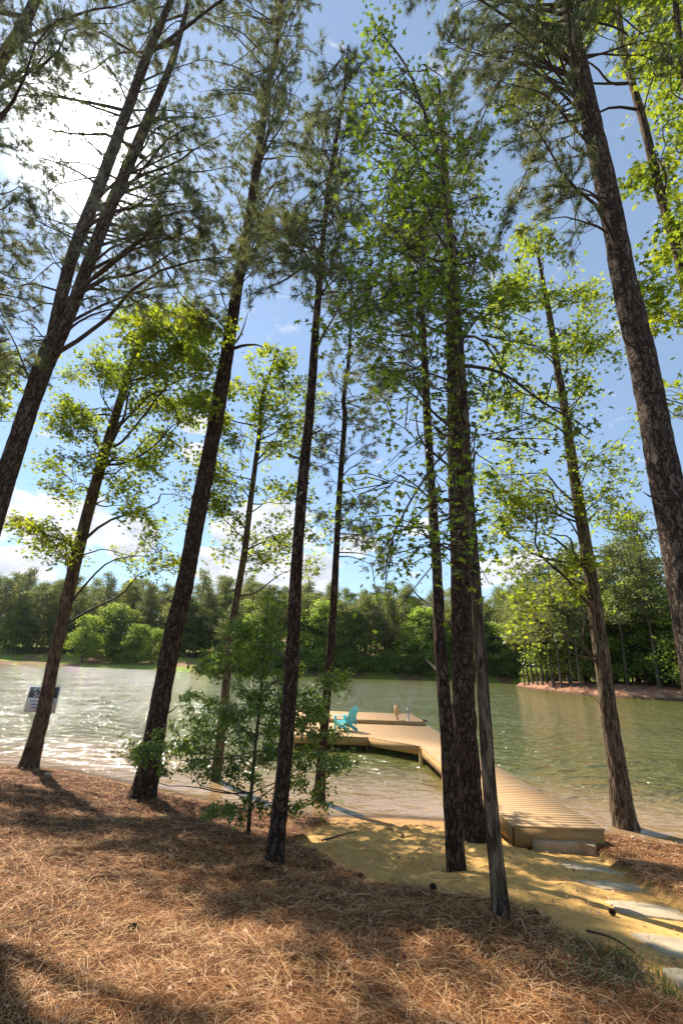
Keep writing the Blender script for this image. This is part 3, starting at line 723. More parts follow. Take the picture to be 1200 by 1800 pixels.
# 7 centre pine
near_tree('pine', 'tall straight pine right behind the stem of the bushy sapling, rooted in dark pine straw', [(480, 1522, 40), (489, 1440, 37), (497, 1370, 35), (506, 1260, 34), (514, 1150, 33), (521, 1000, 31), (531, 860, 28), (546, 700, 23), (556, 560, 19), (563, 470, 15), (577, 330, 12), (595, 220, 9), (606, 150, 7), (612, 80, 4)],
    [(605, 150, 40, 60, 12, {'dy': .9}), (585, 260, 60, 60, 15, {'dy': 1.1}), (575, 370, 75, 60, 15, {'dy': 1.3}), (520, 470, 70, 60, 10, {'dy': 1.3}), (600, 470, 60, 60, 8, {'dy': 1.3}), (510, 400, 60, 60, 7, {'dy': 1.3})], M_PINE_D, 36, m=.95, ws=(.8, .72), flare=.35, rough=.06, stubs=4, dens=.95,
    limbs=[{'p': [(560, 468, 0), (535, 467, -.2), (505, 490, -.5), (470, 505, -.7)], 'r': .035}])
# 8 thin pine
near_tree('pine', 'thin crooked pine at the edge of the sand beside the small cove', [(560, 1425, 25), (566, 1330, 22), (575, 1210, 19), (585, 1080, 17), (592, 950, 15), (599, 830, 13), (606, 735, 12), (604, 700, 10), (613, 630, 8), (616, 560, 6), (618, 490, 4)],
    [(617, 520, 40, 40, 10, {'dy': 1.}), (610, 600, 50, 45, 10, {'dy': 1.2}), (600, 700, 60, 50, 9, {'dy': 1.3}), (640, 760, 50, 50, 8, {'dy': 1.3}), (570, 780, 40, 50, 6, {'dy': 1.2}), (640, 890, 50, 55, 7, {'dy': 1.3, 'drop': -.1}), (655, 970, 35, 35, 5, {'drop': -.2, 'dy': 1}), (590, 870, 60, 50, 4, {'dy': 1.2})],
    M_PINE_D, 37, ws=(.85, .78), flare=.4, rough=.06, dens=.9)
# 9 pine left of pair
near_tree('pine', 'reddish pine with a knobbly bent trunk in the sand, left one of the close trio', [(803, 1532, 36), (796, 1440, 35), (789, 1340, 33), (782, 1250, 31), (773, 1130, 28), (768, 1000, 26), (761, 900, 25), (753, 780, 21), (747, 650, 17), (741, 540, 12), (740, 460, 9), (738, 400, 5)],
    [(738, 430, 45, 50, 11, {'dy': 1.}), (720, 520, 60, 50, 10, {'dy': 1.2}), (700, 620, 60, 60, 8, {'dy': 1.2, 'drop': -.1}), (740, 350, 40, 60, 8, {'dy': 1})], M_PINE_D, 38, ws=(.82, .74), flare=.3, rough=.12, stubs=4, dens=.9)
# 10 big dark pine
near_tree('pine', 'broad dark furrowed pine at the back of the close trio beside the dock', [(832, 1478, 56), (826, 1400, 54), (818, 1280, 52), (812, 1130, 48), (808, 1000, 45), (804, 850, 42), (800, 720, 38), (797, 620, 34), (792, 500, 28), (788, 400, 23), (782, 300, 17), (776, 220, 11), (770, 140, 6)],
    [(770, 190, 60, 60, 12), (740, 280, 80, 60, 12), (820, 300, 60, 70, 9), (740, 400, 90, 60, 9), (830, 440, 60, 60, 6)], M_PINE_D, 39, ws=(.86, .8), flare=.35, rough=.09, stubs=5,
    limbs=[{'p': [(790, 480, 0), (750, 470, -.3), (690, 500, -.6), (640, 520, -.8)], 'r': .045}, {'p': [(795, 560, 0), (740, 600, -.4), (690, 680, -.6)], 'r': .04}])
# 11 front sweetgum
near_tree('gum', 'slim grey barked sweetgum nearest the camera, right one of the close trio', [(883, 1616, 38), (876, 1560, 33), (867, 1470, 31), (859, 1370, 29), (849, 1220, 27), (839, 1080, 26), (831, 960, 25), (823, 850, 23), (816, 720, 20), (808, 600, 17), (800, 500, 14), (792, 410, 12), (775, 300, 9), (750, 210, 7), (715, 120, 5), (672, 60, 4), (652, 28, 3)],
    [(672, 80, 22, 45, 5, {'tl': .3, 'dy': .5}), (715, 150, 45, 45, 6, {'dy': .8}), (690, 230, 55, 50, 8, {'dy': .9}), (780, 240, 55, 60, 7, {'dy': .9}), (700, 330, 65, 50, 9, {'dy': 1}), (790, 350, 60, 50, 8, {'dy': 1}),
     (690, 440, 70, 50, 10, {'dy': 1.1}), (800, 470, 60, 50, 9, {'dy': 1.1}), (700, 550, 80, 50, 8, {'dy': 1.1}), (820, 560, 60, 50, 8, {'dy': 1.1}), (700, 650, 70, 50, 7, {'dy': 1.1}), (790, 660, 60, 50, 7, {'dy': 1.1}),
     (740, 740, 60, 40, 5, {'dy': 1}), (830, 760, 50, 50, 5, {'dy': 1}), (760, 860, 50, 40, 4, {'dy': .9}), (720, 930, 40, 35, 3, {'dy': .8}), (770, 940, 60, 30, 4, {'dy': .9}), (690, 860, 20, 90, 3, {'dy': .7})],
    M_GUM, 40, m=.62, leafmat=M_GLEAFD, ws=(.9, .75), flare=.22, rough=.03, leafsize=.088, dens=1.,
    limbs=[{'p': [(803, 520, 0), (745, 478, -.3), (690, 490, -.5), (640, 510, -.6)], 'r': .022}, {'p': [(812, 640, 0), (880, 655, -.3), (950, 705, -.5), (1010, 740, -.6)], 'r': .02},
           {'p': [(808, 590, 0), (850, 600, .2), (900, 680, .3), (950, 700, .4)], 'r': .018}, {'p': [(818, 760, 0), (760, 820, -.3), (700, 920, -.4), (680, 990, -.4)], 'r': .012}])
# 12 right sweetgum
near_tree('gum', 'stout leaning sweetgum with a scarred swollen base beside the end of the dock', [(1104, 1468, 52), (1092, 1420, 44), (1082, 1340, 38), (1068, 1240, 35), (1054, 1130, 34), (1038, 1020, 32), (1022, 920, 30), (1006, 820, 26), (992, 720, 22), (978, 640, 18), (966, 560, 14), (953, 490, 10), (940, 420, 5)],
    [(935, 430, 45, 40, 10, {'tl': .5}), (900, 510, 60, 45, 11), (1000, 520, 60, 45, 10), (900, 600, 55, 40, 8), (1020, 590, 55, 45, 10), (890, 720, 50, 45, 8), (985, 700, 50, 45, 7), (880, 830, 55, 50, 10), (1050, 800, 40, 40, 5), (1080, 870, 50, 50, 10),
     (870, 920, 50, 45, 9), (960, 900, 50, 50, 8), (930, 980, 50, 30, 5), (970, 1050, 50, 35, 6), (930, 1090, 40, 20, 3), (1015, 990, 30, 40, 3)],
    M_GUM, 41, ws=(1, .78), flare=.8, rough=.08, leafsize=.15,
    limbs=[{'p': [(1062, 1185, 0), (1035, 1150, -.2), (1000, 1120, -.3), (960, 1105, -.4), (905, 1125, -.5)], 'r': .02, 'spray': 5}, {'p': [(1100, 1430, 0), (1060, 1250, -.4), (1010, 1215, -.7)], 'r': .006, 'f': 0}])
# 13 big right pine
near_tree('pine', 'massive plated pine leaning in from the right edge, largest trunk on that side', [(1262, 1420, 92), (1238, 1260, 80), (1212, 1080, 74), (1192, 960, 70), (1170, 850, 64), (1150, 745, 58), (1128, 630, 54), (1098, 500, 48), (1073, 370, 43), (1044, 240, 39), (1018, 120, 34), (998, 20, 29), (980, -90, 24), (965, -200, 18), (950, -330, 8)],
    [(900, 60, 120, 90, 18, {'dy': 2}), (830, -60, 150, 90, 14, {'dy': 2}), (1040, -120, 170, 100, 20), (930, 200, 80, 80, 11, {'dy': 1.6}), (1120, 60, 70, 100, 8), (800, 100, 60, 90, 8, {'drop': -.3}), (960, 330, 60, 60, 7, {'dy': 1.2, 'drop': -.2}), (1000, -280, 150, 80, 14)], M_PINE, 42, m=.62, Y=6.2, flare=.4, rough=.05, stubs=3,
    limbs=[{'p': [(1010, 90, 0), (930, 50, -.3), (885, 130, -.6), (850, 200, -.8), (835, 280, -.9)], 'r': .03}, {'p': [(1035, 200, 0), (968, 215, -.3), (925, 300, -.5), (882, 405, -.6)], 'r': .03},
           {'p': [(1020, 130, 0), (900, -10, -.3), (840, 60, -.5), (790, 170, -.7)], 'r': .03}, {'p': [(1062, 330, 0), (1040, 300, .3), (1010, 380, .5), (1020, 430, .6)], 'r': .02}])
# 14 right thin gum
near_tree('gum', 'slim sweetgum with bright leaves rising along the upper right edge', [(1300, 1390, 34), (1290, 1150, 30), (1262, 900, 27), (1232, 650, 23), (1200, 490, 20), (1180, 410, 19), (1156, 325, 18), (1130, 215, 16), (1106, 130, 14), (1090, 50, 12), (1082, -50, 9), (1075, -160, 5)],
    [(1160, 260, 50, 60, 8), (1150, 130, 60, 60, 9), (1180, 400, 40, 60, 8), (1060, -20, 90, 60, 8), (1175, 20, 50, 60, 9), (1170, 560, 45, 50, 7), (1160, 500, 40, 30, 4), (1100, 330, 40, 40, 2), (930, 170, 50, 45, 5, {'drop': .3}), (960, 60, 60, 50, 5, {'drop': .3}), (1180, 690, 30, 40, 3), (1120, -120, 120, 60, 8)],
    M_GUMB, 43, m=.65, Y=7.2, flare=.3, rough=.04, leafsize=.16)
near_tree('gum', 'sweetgum at the far upper right corner with only a strip of trunk in view', [(1420, 1400, 34), (1350, 900, 28), (1275, 500, 22), (1225, 250, 17), (1200, 120, 14), (1188, 20, 12), (1180, -80, 8), (1170, -170, 4)],
    [(1190, 90, 50, 60, 8), (1210, 230, 50, 60, 7), (1240, 400, 60, 80, 8), (1180, -40, 80, 60, 7), (1320, 300, 80, 200, 8)], M_GUM, 44, m=.45, Y=6.4, flare=.3, leafsize=.14)
# leafy tree off the left edge whose sprays reach in
near_tree('gum', 'sweetgum standing out of view at the left, its leafy sprays entering at mid height', [(-260, 1360, 36), (-180, 1000, 28), (-100, 750, 20), (-50, 600, 12), (-20, 520, 6)],
    [(10, 640, 35, 50, 8), (-60, 700, 60, 80, 8), (5, 730, 20, 30, 3), (-120, 850, 80, 80, 8)], M_GUM, 45, Y=11., flare=.3, leafsize=.16)

# ------------------------------------------------------------------ bushy sapling
b = hit(436, 1470); b[2] = gz(b[0], b[1])-.03
sap = empty('holly_sapling', b, 'bushy young evergreen sapling with glossy leaves in front of the cove', 'sapling')
r = np.random.default_rng(51); bm = MB(); lm = MB(); LP = []
st = spline(np.array([b]+[at_y(x, y, b[1]) for x, y in ((441, 1400), (448, 1320), (456, 1240), (462, 1160), (468, 1090), (474, 1040))]), 40)
trm = MB(); trm.tube(st, np.linspace(.036, .006, 40), 10); trm.build('trunk', M_GUM, sap, smooth=True)
blobs = [(425, 1235, 45, 35, 6), (455, 1295, 55, 35, 6), (485, 1245, 45, 35, 6), (430, 1360, 60, 30, 5), (375, 1270, 45, 30, 5), (345, 1240, 25, 20, 3), (500, 1320, 45, 30, 5), (410, 1120, 35, 30, 4), (315, 1340, 40, 15, 3), (470, 1060, 30, 30, 5), (440, 1120, 60, 35, 9), (500, 1110, 40, 40, 7), (410, 1180, 60, 40, 10), (500, 1190, 60, 45, 9), (365, 1180, 25, 20, 3), (400, 1250, 50, 40, 8), (530, 1225, 50, 35, 8), (585, 1195, 30, 18, 4), (480, 1290, 60, 40, 5), (330, 1290, 50, 25, 6), (290, 1320, 60, 16, 7), (240, 1325, 20, 12, 3),
         (380, 1330, 50, 30, 5), (350, 1350, 60, 25, 4), (560, 1330, 50, 25, 5), (590, 1345, 30, 16, 4), (545, 1275, 35, 28, 5), (548, 1258, 20, 14, 4), (560, 1245, 25, 18, 4), (580, 1292, 30, 8, 3), (540, 1400, 40, 30, 5), (430, 1430, 70, 25, 4), (510, 1380, 30, 30, 3), (385, 1420, 30, 20, 2), (450, 1150, 60, 60, 6), (605, 1190, 12, 8, 2)]
for cx, cy, rx, ry, n in blobs:
    c0_ = at_y(cx, cy, b[1]+r.uniform(-.5, .5)); hd = np.hypot(*(c0_-st[np.argmin(abs(st[:, 2]-c0_[2]))])[:2])
    i = max(5, int(np.argmin(abs(st[:, 2]-(c0_[2]-hd*r.uniform(-.1, .7)))))); main = limb_path(st[i], c0_, r, r.uniform(-.1, .18), 10, .06)
    bm.tube(main, np.linspace(.008+.003*hd, .003, 10), 5, False)
    for _ in range(max(3, int(n*1.5))):
        u, v = r.uniform(-1, 1, 2); tgt = at_y(cx+u*rx, cy+v*ry, b[1]+r.uniform(-.75, .75))
        i = int(np.argmin(np.linalg.norm(main[3:]-tgt, axis=1)))+3
        path = limb_path(main[i], tgt, r, r.uniform(-.1, .15), 6, .06); bm.tube(path, np.linspace(.004, .0018, 6), 4, False)
        for j in range(5):
            t = r.uniform(.4, 1.0); f = t*5; k = min(int(f), 4); p = path[k]+(path[k+1]-path[k])*(f-k); e = p+unit(r.normal(size=3)*[1, 1, .5]+unit(path[-1]-path[0])*.6)*r.uniform(.08, .22)
            bm.tube(np.array([p, (p+e)/2, e]), [.0025, .002, .0012], 3, False)
            q = 13; u_ = r.uniform(.2, 1.05, q)[:, None]; LP.extend(list(p+(e-p)*u_+r.normal(size=(q, 3))*.035))
bm.build('branches', M_TWIG, sap, smooth=True)
add_leaves(lm, np.array(LP), .10, r, 'ell', .35); lm.build('crown', M_HOLLY, sap)

# ------------------------------------------------------------------ dock
m, g, out = newmat('pine_decking'); co = g.n('ShaderNodeNewGeometry').outputs['Position']; isl = g.n('ShaderNodeNewGeometry').outputs['Random Per Island']
gr = g.noise(g.mapping(co, (1.6, 26, 26)), 1, 5, .6, .4)
c = g.ramp(gr, [(.3, (.34, .185, .080)), (.7, (.50, .30, .135))])
c = g.mix(g.math('MULTIPLY', isl, .55), c, C4(.52, .36, .19)); c = g.mix(g.math('MULTIPLY', g.smooth(isl, .7, 1), .35), c, C4(.30, .17, .08)); c = g.mix(g.math('MULTIPLY', g.smooth(g.noise(co, 1.3, 4), .5, .8), .3), c, C4(.42, .30, .18))
principled(g, out, c, .7, .25, bump(g, gr, .003, .6)); M_DECK = m
m, g, out = newmat('pine_fascia'); co = g.n('ShaderNodeNewGeometry').outputs['Position']
gr = g.noise(g.mapping(co, (2.5, 2.5, 34)), 1, 5, .6, .6)
c = g.ramp(gr, [(.3, (.33, .185, .065)), (.7, (.48, .30, .12))]); kn = g.smooth(g.noise(co, 3.2, 2), .72, .76); c = g.mix(kn, c, C4(.22, .12, .05))
principled(g, out, c, .75, .25, bump(g, gr, .003, .6)); M_FASC = m
M_UNDER = mat_simple('weathered_joist', (.14, .10, .06)); M_POST = mat_simple('peeled_post', (.55, .36, .17), var=.15)
M_GREY = mat_simple('grey_metal', (.42, .43, .42), .4, .5, .1); M_BOLT = mat_simple('dark_iron', (.06, .055, .05), .5, .5, .1)
ZD, ZU, TH = .50, .67, .028
dock = empty('dock', (3.9, 9.2, 0), 'new timber dock with an angled platform and raised step reaching over the lake', 'dock')
xr = lambda y: 4.74+(y-9.17)*(4.32-4.74)/(22.9-9.17)
def xl(y):
    if y <= 17.3: return 3.19+(y-9.17)*(3.0-3.19)/(17.3-9.17)
    if y <= 18.82: return 3.0+(y-17.3)*(1.33-3.0)/1.52
    return -1.5+(y-18.82)*(-1.95+1.5)/(4.1)
bd = MB(); y = 9.17; Wb = .14; GAP = .0045; r = np.random.default_rng(3)
while y < 22.88:
    y1 = min(y+Wb-GAP, 22.9)
    if y < 18.79 and y1 >= 18.82: y1 = 18.816
    e = r.uniform(-.003, .003, 2); dz = r.uniform(-.0015, .0015)
    a, b_ = xl(y), xl(y1)
    a -= .02; b_ -= .02
    poly = [(a+e[0], y), (xr(y)+.02, y), (xr(y1)+.02, y1), (b_+e[0], y1)]
    bd.prism(poly, ZD-TH+dz, ZD+dz); y = y1+GAP
bd.build('deck_boards', M_DECK, dock)
ub = MB(); y = 22.92
while y < 26.3:
    y1 = y+Wb-GAP; ub.prism([(-2.15-.1*(y-22.9), y), (4.24-.04*(y-22.9), y), (4.24-.04*(y1-22.9), y1), (-2.15-.1*(y1-22.9), y1)], ZU-TH, ZU); y = y1+GAP
ub.build('raised_step_boards', M_DECK, dock)
def fascia(p0, p1, z0, z1, name='fascia_board', th=.038):
    p0 = np.array(p0); p1 = np.array(p1); d = unit(p1-p0); nrm_ = np.array([d[1], -d[0]])*th
    f = MB(); f.prism([p0, p1, p1+nrm_, p0+nrm_][::-1], z0, z1); return f.build(name, M_FASC, dock)
zt = ZD-TH-.002
fascia((3.19, 9.215), (4.74, 9.215), .195, zt)                 # facing the beach
fascia((3.015, 17.3), (3.19, 9.26), .22, zt); fascia((1.33, 18.82), (2.97, 17.32), .22, zt); fascia((-1.46, 18.83), (1.29, 18.83), .22, zt); fascia((-1.92, 22.9), (-1.5, 18.87), .22, zt)
fascia((4.70, 9.26), (4.28, 22.88), .22, zt); fascia((-2.1, 22.95), (4.22, 22.95), ZD+.004, ZU-TH-.002); fascia((4.20, 23.0), (4.07, 26.3), .35, ZU-TH-.002); fascia((-2.45, 26.3), (-2.12, 23.0), .35, ZU-TH-.002)
jm = MB()
for k in range(3):
    jm.prism([(3.35+.55*k, 9.3), (3.39+.55*k, 9.3), (3.19+.55*k, 22.8), (3.15+.55*k, 22.8)], .25, zt-.002)
for yy in (19.1, 20.3, 21.5, 22.5): jm.box((-1.4, yy, .2), (3.1, yy+.05, .24))
jm.build('joists', M_UNDER, dock)
for x_, y_ in ((3.14, 11.4), (4.55, 11.4), (3.1, 14.2), (4.5, 14.2), (2.98, 17.1), (4.35, 17.4), (1.3, 19.05), (-1.4, 19.05), (1.4, 21.5), (-1.6, 22.6), (4.2, 21.5), (4.0, 25.8), (-2.1, 25.8), (1, 25.8)):
    pl = MB(); pl.tube(np.array([(x_, y_, -1.6), (x_, y_, -.2), (x_, y_, .2), (x_, y_, ZD-TH-.01)]), .075, 14); pl.build('piling', M_UNDER if y_ > 18 else M_POST, dock, smooth=False)
# mooring posts standing on the platform
def zat(px, py, Y): return float(at_y(px, py, Y)[2])
p = on_z(697, 1272, ZD); zt_ = zat(697, 1239, p[1])
mp = MB(); mp.tube(np.array([(p[0], p[1]-.02, ZD), (p[0], p[1]-.02, zt_-.02)]), .065, 16); o = mp.build('mooring_post', M_POST, dock)
cp = MB(); cp.tube(np.array([(p[0], p[1]-.02, zt_-.42), (p[0], p[1]-.02, zt_-.40), (p[0], p[1]-.02, zt_-.02), (p[0], p[1]-.02, zt_)]), [.105, .12, .12, .09], 18); cp.build('post_sleeve', M_POST, dock)
p = on_z(717, 1268, ZU); zt_ = zat(717, 1247, p[1])
gp = MB(); gp.tube(np.array([(p[0], p[1], ZU), (p[0], p[1], zt_)]), .05, 14); gp.build('ladder_post', M_GREY, dock)
gc = MB(); gc.tube(np.array([(p[0], p[1], zt_), (p[0], p[1], zt_+.05), (p[0], p[1], zt_+.08)]), [.065, .065, .03], 14); gc.build('post_cap', M_GREY, dock)
p = on_z(747, 1268.5, ZU); cl = MB(); cl.box((p[0]-.1, p[1]-.02, ZU), (p[0]+.08, p[1]+.06, ZU+.05)); cl.tube(np.array([(p[0]-.12, p[1]+.02, ZU+.07), (p[0]+.12, p[1]+.02, ZU+.07)]), .02, 8); cl.build('cleat', M_BOLT, dock)
for yy in (10.2, 12.1, 14.0, 16.0):
    q = MB(); q.tube(np.array([(3.19-(yy-9.2)*.0234-.025, yy, .30), (3.19-(yy-9.2)*.0234-.045, yy, .30)]), .016, 8); q.build('bolt', M_BOLT, dock)

# ------------------------------------------------------------------ adirondack chairs
m, g, out = newmat('turquoise_paint'); co = g.n('ShaderNodeTexCoord').outputs['Object']
principled(g, out, g.mix(g.noise(co, 6, 4), C4(.10, .52, .56), C4(.14, .62, .66)), .45, .4); M_TURQ = m
def chair(loc, face, label):
    o = bpy.data.objects.new('adirondack_chair', None); COL.objects.link(o); o.location = tuple(loc); tag(o, label, 'chair')
    def part(name, mb):
        me = mb.mesh(name, M_TURQ); c = bpy.data.objects.new(name, me); COL.objects.link(c); c.parent = o
        bv = c.modifiers.new('b', 'BEVEL'); bv.width = .004; bv.segments = 1; return c
    # chair faces -Y locally
    def slat(mb, p0, p1, w_, th, n):
        p0 = np.array(p0, float); p1 = np.array(p1, float); d = unit(p1-p0); s_ = np.array([1., 0, 0]); u_ = np.cross(s_, d)
        V = [p+sx*s_*w_/2+sz*u_*th/2 for p in (p0, p1) for sx, sz in ((-1, -1), (1, -1), (1, 1), (-1, 1))]
        mb.add(V, [(0, 1, 2, 3), (7, 6, 5, 4), (0, 4, 5, 1), (1, 5, 6, 2), (2, 6, 7, 3), (3, 7, 4, 0)])
    bk = MB()
    for i in range(7):
        x = (i-3)*.082; top = 1.02-.018*(i-3)**2; t = (top-.26)/.76
        slat(bk, (x, .20, .24), (x*1.18, .20+.34*t, .24+.78*t), .074, .018, 1)
    bk.box((-.30, .262, .40), (.30, .30, .47)); bk.box((-.30, .40, .74), (.30, .435, .80)); part('backrest', bk)
    st_ = MB()
    for i in range(6): st_.box((-.27, -.33+i*.095, .365-i*.024), (.27, -.25+i*.095, .385-i*.024))
    part('seat', st_)
    for s in (-1, 1):
        a = MB(); a.prism([(s*.27, -.38), (s*.41, -.40), (s*.41, -.25), (s*.36, .34), (s*.30, .34), (s*.27, -.2)][::s], .575, .597); part('armrest', a)
        l = MB(); l.box((s*.335-.016, -.34, 0), (s*.335+.016, -.23, .573)); part('front_leg', l)
        l = MB(); V = [(s*.29+e_, y_, z_) for e_ in (-.014, .014) for y_, z_ in ((-.34, .25), (-.34, .36), (.1, .25), (.46, .10), (.46, 0), (.36, 0))]
        l.add(V, [[0, 1, 2, 3, 4, 5]], [[11, 10, 9, 8, 7, 6]], [(i, i+6, (i+1) % 6+6, (i+1) % 6) for i in range(6)]); part('rear_leg', l)
        l = MB(); l.box((s*.335-.014, .28, .20), (s*.335+.014, .35, .573)); part('arm_support', l)
    o.rotation_euler = (0, 0, face); o.scale = (.94, .94, .94)
    return o
P = on_z(606, 1284, ZD); chair((P[0], P[1], ZD+.002), rad(-128), 'turquoise slatted armchair on the dock platform, its back to the right')

# ------------------------------------------------------------------ sign behind the left tree
tb = hit(49, 1352); YS = tb[1]+.32
c0 = at_y(42, 1253, YS); c1 = at_y(97, 1252, YS); c2 = at_y(104, 1205.5, YS)
wd_ = c1[0]-c0[0]; ht_ = c2[2]-c1[2]; base_ = np.array([c0[0], YS, (c0[2]+c1[2])/2])
M_WHITE = mat_simple('white_sign_panel', (.72, .73, .72), .5, .3, .06, 3); M_DARK = mat_simple('dark_sign_print', (.09, .115, .13), .5, .3, .1); M_BLUE = mat_simple('blue_sign_print', (.10, .22, .42), .5, .3, .1)
M_LET = mat_simple('white_sign_print', (.8, .8, .78), .5, .3, .03)
sg = empty('sign', base_+[wd_/2, 0, 0], 'white sign with a dark top band, half hidden behind the slender leaning tree', 'sign')
q = MB(); q.box(base_+[0, 0, 0], base_+[wd_, .012, ht_]); q.build('sign_panel', M_WHITE, sg)
q = MB(); q.box(base_+[.02, -.004, ht_*.55], base_+[wd_-.02, -.0005, ht_-.02]); q.build('dark_band', M_DARK, sg)
def text_part(s, x, z, size, mat, sx=1.):
    cu = bpy.data.curves.new('t', 'FONT'); cu.body = s; cu.size = size; cu.extrude = .001; cu.align_x = 'CENTER'
    o = bpy.data.objects.new('t', cu); COL.objects.link(o); dg = bpy.context.evaluated_depsgraph_get(); me = bpy.data.meshes.new_from_object(o.evaluated_get(dg))
    bpy.data.objects.remove(o); me.transform(mathutils.Matrix.Diagonal((sx, 1, 1, 1))); me.transform(mathutils.Matrix.Rotation(rad(90), 4, 'X'))
    me.transform(mathutils.Matrix.Translation((x, -.006, z))); me.materials.clear(); me.materials.append(mat)
    t = bpy.data.objects.new('lettering', me); COL.objects.link(t); t.parent = sg; return t
text_part('FOR', 0, ht_*.79, ht_*.24, M_LET, 1.9); text_part('SALE', 0, ht_*.59, ht_*.24, M_LET, 1.55)
q = MB()
for k, (a, b_) in enumerate(((.12, .88), (.16, .84), (.2, .8))): q.box(base_+[wd_*a, -.003, ht_*(.40-.12*k)], base_+[wd_*b_, -.0005, ht_*(.44-.12*k)])
q.build('print_lines', M_BLUE, sg)
q = MB(); q.box(base_+[wd_*.45, .014, -.05], base_+[wd_*.5, .05, ht_+.05]); q.build('batten', M_UNDER, sg)

# ------------------------------------------------------------------ stone step and path slabs
def mat_stone(name, a, b_):
    m, g, out = newmat(name); co = g.n('ShaderNodeNewGeometry').outputs['Position']
    c = g.ramp(g.noise(co, 3, 6, .6), [(.3, a), (.7, b_)]); n = g.noise(co, 18, 6, .7)
    c = g.mix(g.math('MULTIPLY', g.smooth(g.noise(co, 9, 5, .7), .55, .7), .4), c, C4(.42, .27, .12))
    principled(g, out, c, .85, .2, bump(g, n, .012, .8)); return m
M_STONE = mat_stone('tan_sandstone', (.34, .25, .15), (.52, .41, .27)); M_SLAB = mat_stone('grey_flagstone', (.33, .265, .175), (.50, .41, .27))
def slab(name, pxs, zoff, th, mat, label, cat, group=None, seed=0):
    r = np.random.default_rng(seed); P = []
    ctr = np.mean([hit(*q) for q in pxs], 0)
    z0 = ctr[2]+zoff if name == 'flagstone' else zoff
    for q in pxs: P.append(on_z(q[0], q[1], z0)[:2])
    P = np.array(P); n = len(P); Q = []
    for i in range(n):
        for t in np.linspace(0, 1, 7)[:-1]: Q.append(P[i]*(1-t)+P[(i+1) % n]*t+r.normal(0, .011, 2))
    Q = np.array(Q); m_ = len(Q); c = Q.mean(0); rings = []
    tilt = r.normal(0, .01, 2)
    for s_, dz in ((1.01, -th), (1.0, -th*.25), (.985, -.004), (.93, 0), (.6, .004), (.25, .003)):
        R2 = c+(Q-c)*s_; rings.append(np.c_[R2, z0+dz+(R2-c)@tilt+r.normal(0, .0025, m_)])
    V = np.concatenate(rings)
    if name == 'flagstone': hb = lambda x, y: float(h_base(sdist(np.array([x]), np.array([y])))[0]); gx_ = (hb(c[0]+.3, c[1])-hb(c[0]-.3, c[1]))/.6; gy_ = (hb(c[0], c[1]+.3)-hb(c[0], c[1]-.3))/.6; V[:, 2] += gz(c[0], c[1])-(z0-zoff)+(V[:, 0]-c[0])*gx_+(V[:, 1]-c[1])*gy_
    F = [(k*m_+i, k*m_+(i+1) % m_, (k+1)*m_+(i+1) % m_, (k+1)*m_+i) for k in range(5) for i in range(m_)]
    mb = MB(); mb.add(V, F, [list(range(5*m_, 6*m_))])
    return tag(mb.build(name, mat, smooth=False, origin=(c[0], c[1], z0)), label, cat, group)
slab('stone_step', [(935, 1479), (1020, 1481), (1046, 1488), (1044, 1470), (985, 1468), (937, 1470)], .31, .25, M_STONE, 'thick tan stone block laid as a step against the dock end', 'stone step', seed=1)
sl_ = [([(965, 1507), (1008, 1534), (1130, 1540), (1095, 1514), (1010, 1500)], 'grey flat path slab nearest the stone step'),
       ([(1008, 1545), (1060, 1573), (1152, 1574), (1130, 1546), (1060, 1539)], 'second grey path slab from the stone step'),
       ([(1062, 1582), (1095, 1618), (1212, 1633), (1195, 1597), (1110, 1573)], 'third grey path slab from the stone step, brightly sunlit'),
       ([(1095, 1626), (1160, 1680), (1320, 1702), (1270, 1654), (1190, 1636)], 'fourth grey path slab from the stone step, at the right edge'),
       ([(1158, 1692), (1230, 1768), (1400, 1800), (1345, 1718)], 'path slab nearest the camera at the lower right corner')]
for i, (px_, lab) in enumerate(sl_): slab('flagstone', px_, .016, .10, M_SLAB, lab, 'flagstone', 'flagstones of the path to the dock', 10+i)
# small loose things
def rock(px, py, s, label, seed):
    r = np.random.default_rng(seed); c = hit(px, py); mb = MB()
    th, ph = np.meshgrid(np.linspace(0, 2*np.pi, 13)[:-1], np.linspace(-1.4, 1.4, 7)); R2 = s*(1+r.normal(0, .13, th.shape))
    V = np.stack([c[0]+R2*np.cos(ph)*np.cos(th), c[1]+R2*.8*np.cos(ph)*np.sin(th), c[2]+.2*s+R2*.65*np.sin(ph)], -1).reshape(-1, 3)
    F = [(i*12+j, i*12+(j+1) % 12, (i+1)*12+(j+1) % 12, (i+1)*12+j) for i in range(6) for j in range(12)]
    mb.add(V, F, [list(range(12))[::-1]], [list(range(72, 84))]); tag(mb.build('rock', M_STONE, smooth=False, origin=c), label, 'rock')
rock(1113, 1474, .055, 'small pale rock on the straw at the foot of the stout tree', 5)
rock(1006, 1530, .03, 'small dark pebble on the nearest path slab', 6)
rock(84, 1363, .08, 'low clod of bark beside the base of the slender leaning tree', 7)
def stick(pts, r0, label):
    P = np.array([hit(*q)+[0, 0, r0*.6+.01] for q in pts]); P = spline(P, 16); mb = MB(); mb.tube(P, np.linspace(r0, r0*.35, 16), 7)
    tag(mb.build('fallen_stick', M_TWIG, smooth=True, origin=P[0]), label, 'stick')
stick([(1030, 1640), (1080, 1655), (1130, 1690)], .010, 'thin dark curved twig lying across the sand beside the path')
stick([(565, 1480), (600, 1470), (625, 1464)], .014, 'short dark stick lying on the sand near the thin crooked pine')
stick([(700, 1510), (735, 1495), (742, 1475)], .010, 'bent twig on the sand left of the reddish pine')
